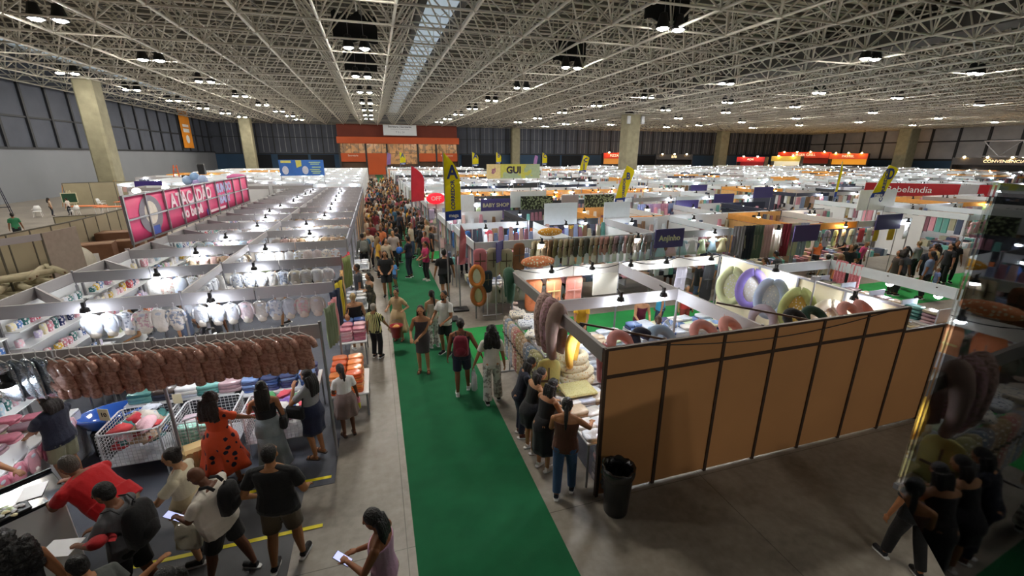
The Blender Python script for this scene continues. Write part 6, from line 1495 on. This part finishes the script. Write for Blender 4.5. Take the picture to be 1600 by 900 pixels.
# ------------------------------------------------------------------ left storage yard, pink banner, side walls, shops
def yard():
    fm = mat('storage_board', '#a39a80', rough=.75, var=.08, vscale=1); fd = mat('storage_seam', '#5c584c', rough=.6)
    def fence(name, lab, pts, h, w_=1.0):
        t = thing('fence_wall', lab, 'fence', (pts[0][0], pts[0][1], .005)); O = Vector((pts[0][0], pts[0][1], 0))
        for (x0, y0), (x1, y1) in zip(pts, pts[1:]):
            L_ = math.hypot(x1-x0, y1-y0); n = max(1, int(round(L_/w_))); a = math.atan2(y1-y0, x1-x0)
            for i in range(n):
                M_ = Matrix.Translation((x0-O.x, y0-O.y, 0)) @ Matrix.Rotation(a, 4, 'Z')
                MB().bb(L_*i/n+.03, L_*(i+1)/n-.03, -.015, .015, .05, h-.05, M=M_).build('panel', fm, t)
                MB().bb(L_*i/n-.025, L_*i/n+.025, -.03, .03, 0, h, M=M_).build('post', fd, t)
            MB().bb(0, L_, -.025, .025, h-.05, h, M=M_).build('top_rail', fd, t)
        return t
    fence('f', 'long beige board fence closing the storage yard', [(-12.3, 15.5), (-12.2, 19.0), (-12.0, 22.0), (-12.4, 30)], 2.2)
    fence('f', 'far low board fence behind the yard tables', [(-27.2, 50.5), (-22.5, 53), (-13, 55)], 2.3, 1.6)
    fence('f', 'white low partition beyond the green tee', [(-19.5, 34.5), (-14, 36.5)], 1.05, 1.4)
    # door-like frame panel in front of the fence
    t = thing('doorway_frame', 'empty door frame with one closed board leaf in the storage yard', 'door frame', (-10.9, 17.6, .005))
    for p, q in (((-.3,-.4),(.35,.55)),):
        MB().bar((-.35,-.45,0), (-.35,-.45,2.3), .03).build('post', fd, t); MB().bar((.2,.5,0), (.2,.5,2.3), .03).build('post', fd, t)
        MB().rings([[(-.35,-.47,2.08),(-.33,-.43,2.08),(.22,.5,2.08),(.18,.5,2.08)],[(-.35,-.47,2.3),(-.33,-.43,2.3),(.22,.5,2.3),(.18,.5,2.3)]]).build('lintel', FASCIA, t)
        b = MB(); a = math.atan2(1.7, -.1); b.bb(0, 1.6, -.015, .015, .05, 2.3, M=Matrix.Translation((.2,.5,0)) @ Matrix.Rotation(R(86), 4, 'Z')); b.build('door_leaf', mat('leaf_board', '#9a9084', rough=.7), t)
    cb = mat('cardboard', '#74523a', rough=.8, var=.1)
    def carton(lab, x, y, z, sx, sy, sz, rz=0, c=cb):
        t = thing('cardboard_box', lab, 'box', (x, y, z), rz)
        MB().rb(-sx/2, sx/2, -sy/2, sy/2, 0, sz, .01).build('carton', c, t)
        MB().bb(-sx/2, sx/2, -.03, .03, sz, sz+.004).build('tape', mat('parcel_tape', '#c8a878', rough=.3), t)
        w = MB(); w.bb(-.09, .09, -sy/2-.004, -sy/2, sz*.45, sz*.75); w.build('label', WHITEP, t)
    carton('green topped cardboard box nearest the pink banner', -11.4, 19.9, .01, .8, .7, .95, R(20)); 
    carton('big cardboard box with a white label by the pink banner', -11.05, 21.5, .01, 1.1, .9, 1.35, R(15))
    carton('cardboard box standing behind the labelled one', -10.5, 22.7, .01, .9, .8, 1.25, R(10)); carton('wide open cardboard box lying on the stack by the fence', -11.3, 23.6, .01, 1.2, .9, 1.5, R(5))
    carton('cardboard box at the far end of the storage stack', -10.2, 24.6, .01, .8, .7, 1.35, R(25))
    for i, (x, y, s_, n) in enumerate(((-8.2, 33.5, 1.1, 'brown carton pile, largest, beyond the pink banner'), (-7.1, 33.0, .8, 'brown carton right of the largest beyond the banner'), (-9.4, 32.2, .7, 'small tilted carton beyond the banner'), (-7.6, 35.5, 1.2, 'tall brown carton behind the others beyond the banner'))): carton(n, x, y, .01, s_, s_*.8, s_*.9, R(20*i), mat('cardboard_dark', '#6a4a30', rough=.8, var=.1))
    # fabric rolls
    rm = mat('felt_roll', '#b0a88c', rough=.9, var=.1)
    for i in range(20):
        x, y, z = -11.9+.26*(i % 5)+.12*(i//5), 16.2+.42*(i % 4)+.15*(i//5), .12+.25*(i//4)
        t = thing('fabric_roll', 'long cream fabric roll in the loose pile in the storage yard', 'roll', (x, y, z), R(-70+23*(i % 6)), 'cream rolls in the yard pile')
        w = MB(); w.smooth = True; w.rings([[(u, r_*math.cos(2*math.pi*j/12), r_*math.sin(2*math.pi*j/12)) for j in range(12)] for u, r_ in ((-.85,.02),(-.85,.09),(0,.105),(.85,.09),(.85,.02))]); w.build('wound_fabric', rm, t); MB().bar((-.9,0,0), (.9,0,0), .025).build('core', cb, t)
    w = MB(); w.smooth = True; w.ell((-11.5, 20.9, .7), (.6,.5,.7), 14, 9); single('sack', w, mat('white_sack', '#d6d6c6', rough=.8, bump=.8, bscale=5), 'bulging white sack beside the green topped box', 'sack', (-11.5, 20.9, 0))
    w = MB(); w.smooth = True; w.ell((-11.4, 18.7, .5), (.6,.6,.5), 14, 9); single('sack', w, mat('pink_net_sack', '#b8a090', rough=.9, bump=1, bscale=10), 'pinkish net sack behind the door frame', 'sack', (-11.4, 18.7, 0))
    for i in range(5):
        t = thing('mattress', 'pale striped crib mattress leaning in the row beyond the left block', 'mattress', (-5.8+.34*i, 40.3, .01), R(10), 'leaning mattresses beyond the left block')
        MB().rb(-.08,.08,-.4,.4,0,1.9,.03, M=Matrix.Rotation(R(12),4,'Y')).build('mattress_body', mat('mattress_stripe', '#d8d4c4', rough=.8, pattern='hstripes', col2='#b8b4a0', pscale=3), t)
    # tables, easels, chairs
    om = mat('orange_top', '#d8743a', rough=.6)
    for i, (x, y, a, n) in enumerate(((-23.2, 45.6, -5, 'long orange topped table, nearer, in the children area'), (-21.6, 48.8, -5, 'orange topped table, farther, in the children area'), (-21.0, 44.4, -5, 'white and orange bench table behind the fence'))):
        t = thing('activity_table', n, 'table', (x, y, .01), R(a)); MB().rb(-1.2,1.2,-.4,.4,.62,.68,.02).build('tabletop', om, t)
        for sx in (-1, 1):
            for sy in (-1, 1): MB().bar((sx*1.1, sy*.33, 0), (sx*1.1, sy*.33, .62), .025).build('leg', WHITEP, t)
    def easel(x, y, c, lab, board=None, h=1.7):
        t = thing('easel', lab, 'easel', (x, y, .01), R(10)); m = mat('easel_'+c.strip('#'), c, rough=.5)
        for s_ in (-1, 1): MB().bar((s_*.45, -.1, 0), (s_*.08, .1, h), .03, n=4).build('leg', m, t)
        MB().bar((0, .7, 0), (0, .12, h*.95), .03, n=4).build('rear_leg', m, t); MB().bb(-.4,.4,-.06,.0,.55,.6).build('ledge', m, t)
        if board: MB().rb(-.55,.55,-.09,-.05,.6,1.5,.02).build('board_frame', m, t); MB().bb(-.48,.48,-.1,-.09,.67,1.43).build('board', mat('board_'+board.strip('#'), board, rough=.6), t)
    easel(-26.4, 49.5, '#d8d0b0', 'cream easel with a green chalkboard', '#244a34'); easel(-28.2, 52.5, '#c88a38', 'orange wooden easel left of the chalkboard', None, 2.2)
    easel(-26.0, 56.5, '#b88438', 'tan wooden easel before the far fence', None, 2.2); easel(-23.6, 57.0, '#2c4a4c', 'dark green easel before the far fence', None, 2.1); easel(-24.8, 56.6, '#1c2434', 'navy easel between the tan and green ones', None, 2.1)
    easel(-29.6, 47.0, '#20283c', 'slim navy easel against the grey wall', None, 2.3)
    def chair(x, y, a, lab):
        t = thing('plastic_chair', lab, 'chair', (x, y, .01), R(a)); w = WHITEP
        MB().rb(-.24,.24,-.22,.22,.42,.46,.02).build('seat', w, t); b = MB(); b.smooth = True
        b.rings([[(-.22,-.2,.46),(.22,-.2,.46),(.22,-.23,.46),(-.22,-.23,.46)],[(-.22,-.26,.7),(.22,-.26,.7),(.22,-.29,.7),(-.22,-.29,.7)],[(-.14,-.3,.88),(.14,-.3,.88),(.14,-.33,.88),(-.14,-.33,.88)]]); b.build('backrest', w, t)
        for sx in (-1, 1):
            MB().bar((sx*.24,-.2,.62), (sx*.26,.2,.62), .02).build('armrest', w, t)
            for sy in (-1, 1): MB().bar((sx*.2, sy*.18, .43), (sx*.25, sy*.22, 0), .022).build('leg', w, t)
    chair(-23.4, 44.0, 60, 'white plastic chair beside the seated pair'); chair(-24.6, 50.4, -100, 'white plastic chair right of the chalkboard easel'); chair(-25.9, 44.2, 200, 'white plastic chair under the person in beige')
    b = thing('backdrop', 'purple picture backdrop with a pale square, behind the children area', 'backdrop', (-18.8, 46, .01)); MB().bb(-1.0,1.0,-.03,.03,.2,2.6).build('purple_cloth', cloth('#3a2c7a'), b); MB().bb(-.1,.7,-.05,-.03,.7,1.4).build('pale_square', cloth('#9a98b8'), b)
    for s_ in (-.95, .95): MB().bar((s_,0,0), (s_,0,2.6), .03).build('post', STEEL, b)
    # candy floss cart and balloons behind the banner
    b = thing('balloon_bunch', 'bunch of pale blue and pink balloons above the pink banner', 'balloons', (-12.6, 38, 2.0))
    for i, (x, z, c) in enumerate(((-.5,1.0,'#9ab8e0'),(0,1.25,'#8ab0e0'),(.45,1.05,'#a8c0e8'),(.1,.8,'#b8a8e0'),(.8,.6,'#b090d0'))):
        w = MB(); w.smooth = True; w.ell((x,0,z), (.34,.3,.34), 10, 7); w.build('balloon', mat('balloon_'+c.strip('#'), c, rough=.3, coat=.5), b); MB().bar((x,0,z-.34), (0,0,-.2), .006, n=4).build('string', WHITEP, b)
    MB().bar((0,0,-2), (0,0,0), .03).build('holder', STEEL, b)
    w = MB(); w.smooth = True; w.ell((-10.4, 40, 3.1), (.75,.3,.28), 12, 8); w.bar((-10.4,40,0), (-10.4,40,2.9), .03); single('inflatable', w, cloth('#e07ab0'), 'pink inflatable on a stick beyond the pink banner', 'inflatable', (-10.4, 40, 0))
    b = thing('projector_stand', 'black stand with a dark loudspeaker box behind the banner', 'stand', (-17.4, 52, .01)); MB().bar((0,0,0), (0,0,2.8), .06).build('pole', BLACK, b); MB().rb(-.9,.9,-.2,.2,2.6,2.85,.03).build('crossbar', BLACK, b); MB().rb(.6,1.2,-.25,.25,2.9,3.9,.05).build('loudspeaker', BLACK, b)
    for i, (x, y, n) in enumerate(((-14.2, 33, 'white booth lamp behind the left part of the pink banner'), (-13.6, 35.5, 'white booth lamp behind the middle of the pink banner'))):
        t = thing('globe_lamp', n, 'lamp', (x, y, 0)); MB().bar((0,0,0), (0,0,2.5), .03).build('pole', STEEL, t); w = MB(); w.smooth = True; w.ell((0,0,2.65), (.22,.22,.17), 10, 8); w.build('globe', mat('globe_glow', '#fff2dc', emit=14), t)
    for i in range(4): market_stall(-18+3.3*i, 40.5, 3.05, 3, 'low beige booth, %s behind the pink banner' % nth(i), 'grey', back=True)
    # pink banner on truss
    X = -6.72; Y0, Y1 = 14.7, 27.4; Z0, Z1 = 2.4, 3.72
    t = thing('banner_frame', 'long pink printed banner on an aluminium grid over the left stalls', 'banner', (X, Y0, 2.37)); L_ = Y1-Y0
    pk = mat('pink_banner', '#e2457e', rough=.55, var=.1, vscale=1.2)
    n = 48; rr = []
    for z in (0, .4, .8, Z1-Z0):
        rr.append([(-.02+.012*math.sin(i*1.3+z*3), L_*i/n, z) for i in range(n+1)]+[(-.035+.012*math.sin(i*1.3+z*3), L_*i/n, z) for i in range(n, -1, -1)])
    b = MB(); b.smooth = True; b.rings(rr); b.build('banner_sheet', pk, t)
    for i in range(11): MB().bb(-.01, .05, L_*i/10-.03, L_*i/10+.03, -.02, Z1-Z0+.03).build('post', STEEL, t)
    for z in (0, (Z1-Z0)*.5, Z1-Z0): MB().bb(-.005, .04, 0, L_, z-.025, z+.025).build('rail', STEEL, t)
    for i in range(11): MB().bar((.02, L_*i/10, -2.36), (.02, L_*i/10, 0), .022).build('support', STEEL, t)
    wl = mat('banner_white', '#f4d8e4', rough=.5); lv = mat('banner_lilac', '#b4b4e4', rough=.5)
    ro = (R(90), 0, R(90))
    text('tx', 'ATACADÃO', .66, wl, t, (.0, 5.0, .88), ro, bold=.02, wide=1.1); text('tx', 'do bebê', .52, wl, t, (.0, 4.7, .38), ro, bold=.02, wide=1.2)
    text('tx', 'MUNDO', .5, lv, t, (.0, 8.7, .98), ro, bold=.03, wide=1.2); text('tx', 'BABY', .5, lv, t, (.0, 8.7, .5), ro, bold=.03, wide=1.3)
    text('tx', 'f', .3, mat('banner_navy', '#4a50a8'), t, (.0, 6.2, .16), ro, bold=.02); MB().bb(-.005, .0, 6.6, 8.6, .1, .2).build('pale_strip', wl, t)
    # grey shape in place of the mascot: plain coloured patch
    MB().ell((-.005, 1.5, .66), (.012, .75, .58), 18, 10).build('printed_patch', mat('banner_grey', '#8a8490', rough=.6), t); MB().ell((.0, 1.5, .70), (.012, .45, .38), 16, 10).build('printed_patch', mat('banner_cream', '#e6dcd0', rough=.6), t); MB().bb(-.004, .008, 1.25, 1.85, .04, .3).build('printed_patch', mat('banner_blue_patch', '#3a54b0', rough=.6), t)
    # orange banner on the left wall
    t = thing('wall_banner', 'tall orange banner hanging high on the left wall', 'banner', (-35.6, 107.8, 6.1)); 
    MB().bb(0,.06,-2.5,2.5,0,7.4).build('sheet', mat('orange_banner', '#e8922a', rough=.6, var=.06, vscale=.4), t)
    MB().bb(.07,.09,-1.5,1.5,3.0,3.7).build('text_block', WHITEP, t); MB().bb(.07,.09,-1.5,1.5,4.0,4.5).build('text_block', WHITEP, t); MB().ell((.08,0,1.7), (.03,.9,.8), 14, 8).build('logo_disc', WHITEP, t)
    t = thing('ladder', 'orange ladder cart near the far left wall', 'ladder', (-22.5, 62, .01)); lm = mat('ladder_orange', '#c0582a', rough=.6)
    for s_ in (-.5, .5): MB().bar((s_,0,0), (s_*.3,.5,3.6), .07, n=4).build('stile', lm, t)
    for i in range(8): MB().bar((-.45+.03*i,.06*i,.45*i+.2), (.45-.03*i,.06*i,.45*i+.2), .04, n=4).build('rung', lm, t)
    # food shops against the right wall
    def shop(x, y, w, h, col, lab, txt=None, glow=None, tc='#f0e0c0', a=-62):
        t = thing('food_shop', lab, 'shop', (x, y, .01), R(a))
        MB().bb(-w/2, w/2, 0, 3, .02, h*.45).build('counter', mat('shop_dark', '#2a2220', rough=.6), t)
        MB().bb(-w/2, w/2, 2.8, 3, 0, h).build('back_wall', mat('shopwall_'+(glow or col).strip('#'), glow or col, rough=.6, emit=.6 if glow else 0), t)
        MB().bb(-w/2, w/2, -.1, .2, h*.72, h).build('sign_fascia', mat('shop_'+col.strip('#'), col, rough=.5, emit=.25), t)
        for s_ in (-1, 1): MB().bb(s_*w/2-.1, s_*w/2+.1, 0, 3, 0, h).build('side_post', mat('shop_dark', '#2a2220', rough=.6), t)
        if txt: text('tx', txt, h*.16, mat('shop_letter', tc, emit=.6, ecol=tc), t, (0, -.13, h*.86), bold=.01)
        for i in range(max(2, int(w/3))): MB().ell((-w/2+w*(i+.5)/max(2, int(w/3)), -.3, h+.1), (.2,.2,.15), 8, 5).build('spot', LEDW, t)
    shop(126, 106, 14, 6.0, '#c8381c', 'long red and orange burger shop against the right wall', 'BURGER GRILL'); shop(131, 96, 9, 5.6, '#d05020', 'orange lit food stand right of the burger shop', 'PASTEL', '#f0a030')
    shop(112, 52, 16, 4.6, '#1a1a1c', 'black cafe front with white capitals at the far right', 'CONVENIÊNCIA CAFÉ', a=-75); shop(99, 99, 7, 4.6, '#b01c20', 'small red lit snack stand in the far right', 'AÇAÍ'); shop(108, 96, 7, 4.8, '#b09a40', 'yellow framed bright snack stand far right', None, '#f0e4c0')
    shop(84, 112, 10, 5.2, '#1c1c20', 'dark bar with small lights before the back wall', 'BAR', a=-30); shop(66, 115, 6, 5.6, '#c83018', 'small red and amber lit sign shop before the back wall', 'PIZZA', '#d89040', a=-20)
    # truss and strip light at the far right wall
    t = thing('lattice_truss', 'grey lattice truss with a strip light under it on the right wall', 'truss', (146, 60, 4.9))
    for z in (0, 3.6): MB().bar((0,-14,z), (0,14,z), .18, n=4).build('chord', STEEL, t)
    for i in range(8): MB().bar((0,-14+3.5*i,0 if i % 2 else 3.6), (0,-10.5+3.5*i,3.6 if i % 2 else 0), .14, n=4).build('diagonal', STEEL, t)
    MB().bb(-.4,-.1,-6,6,-.5,-.2).build('strip_light', mat('strip_light', '#f4e8c0', emit=5), t)
    # glass guard in front of the viewer at the right
    gl = bpy.data.materials.new('clear_glass'); gl.use_nodes = True; N = gl.node_tree.nodes; L = gl.node_tree.links
    for n_ in list(N):
        if n_.type == 'BSDF_PRINCIPLED': N.remove(n_)
    tr = N.new('ShaderNodeBsdfTransparent'); tr.inputs[0].default_value = (.86,.88,.87,1); gs = N.new('ShaderNodeBsdfGlossy'); gs.inputs['Roughness'].default_value = .02; gs.inputs[0].default_value = (.9,.93,.95,1)
    fr = N.new('ShaderNodeFresnel'); fr.inputs[0].default_value = 1.52; md = N.new('ShaderNodeMath'); md.operation = 'MULTIPLY_ADD'; md.inputs[1].default_value = 1.0; md.inputs[2].default_value = .0; md.use_clamp = True
    ms = N.new('ShaderNodeMixShader'); L.new(fr.outputs[0], md.inputs[0]); L.new(md.outputs[0], ms.inputs[0]); L.new(tr.outputs[0], ms.inputs[1]); L.new(gs.outputs[0], ms.inputs[2]); L.new(ms.outputs[0], N['Material Output'].inputs[0])
    A = Vector((.98, .47, 4.15)); d = Vector((-math.sin(R(41.5)), -math.cos(R(41.5)), 0))
    t = thing('glass_guard', 'clear glass guard pane at the right edge, reflecting the hall', 'glass pane', tuple(A))
    e = d*1.5; nrm = Vector((-d.y, d.x, 0))*.0015
    b = MB(); b.rings([[tuple(nrm*-1), tuple(e-nrm), tuple(e+nrm), tuple(nrm)], [tuple(nrm*-1+Vector((0,0,.61))), tuple(e-nrm+Vector((0,0,.61))), tuple(e+nrm+Vector((0,0,.61))), tuple(nrm+Vector((0,0,.61)))]]); b.build('pane', gl, t)
    o = MB(); o.bx(d.x*.006,d.y*.006,.0,.009,.009,.012, 0); o.build('clip', STEEL, t)
    return A, d
yard()
EXPO = 0.22
# ------------------------------------------------------------------ finish
settle(); bake_texts()
W = bpy.data.worlds.new('hall_air'); bpy.context.scene.world = W; W.use_nodes = True
W.node_tree.nodes['Background'].inputs[0].default_value = (.5, .55, .6, 1); W.node_tree.nodes['Background'].inputs[1].default_value = .02
cam = bpy.data.cameras.new('camera'); co = bpy.data.objects.new('camera', cam); C.objects.link(co)
cam.sensor_width = 36; cam.lens = 675/1600*36; cam.clip_start = .02; cam.clip_end = 500
pitch = math.atan2(207, 675); F0 = 675*math.cos(pitch)+208*math.sin(pitch); yaw = math.atan2(218, F0)
fw = Vector((math.sin(yaw)*math.cos(pitch), math.cos(yaw)*math.cos(pitch), -math.sin(pitch)))
rt = Vector((math.cos(yaw), -math.sin(yaw), 0)); up = rt.cross(fw)
a = R(.15); rt2 = rt*math.cos(a)+up*math.sin(a); up2 = -rt*math.sin(a)+up*math.cos(a)
M = Matrix((rt2, up2, -fw)).transposed().to_4x4(); M.translation = (0, 0, 4.8); co.matrix_world = M
sc = bpy.context.scene; sc.camera = co
sc.view_settings.view_transform = 'Standard'; sc.view_settings.look = 'None'; sc.view_settings.exposure = EXPO; sc.view_settings.gamma = 1
sc.view_settings.use_curve_mapping = False
sc.cycles.max_bounces = 6; sc.cycles.diffuse_bounces = 3; sc.cycles.glossy_bounces = 3; sc.cycles.transparent_max_bounces = 8; sc.cycles.transmission_bounces = 4
sc.cycles.sample_clamp_indirect = 6; sc.cycles.use_denoising = True; sc.cycles.caustics_reflective = False; sc.cycles.caustics_refractive = False
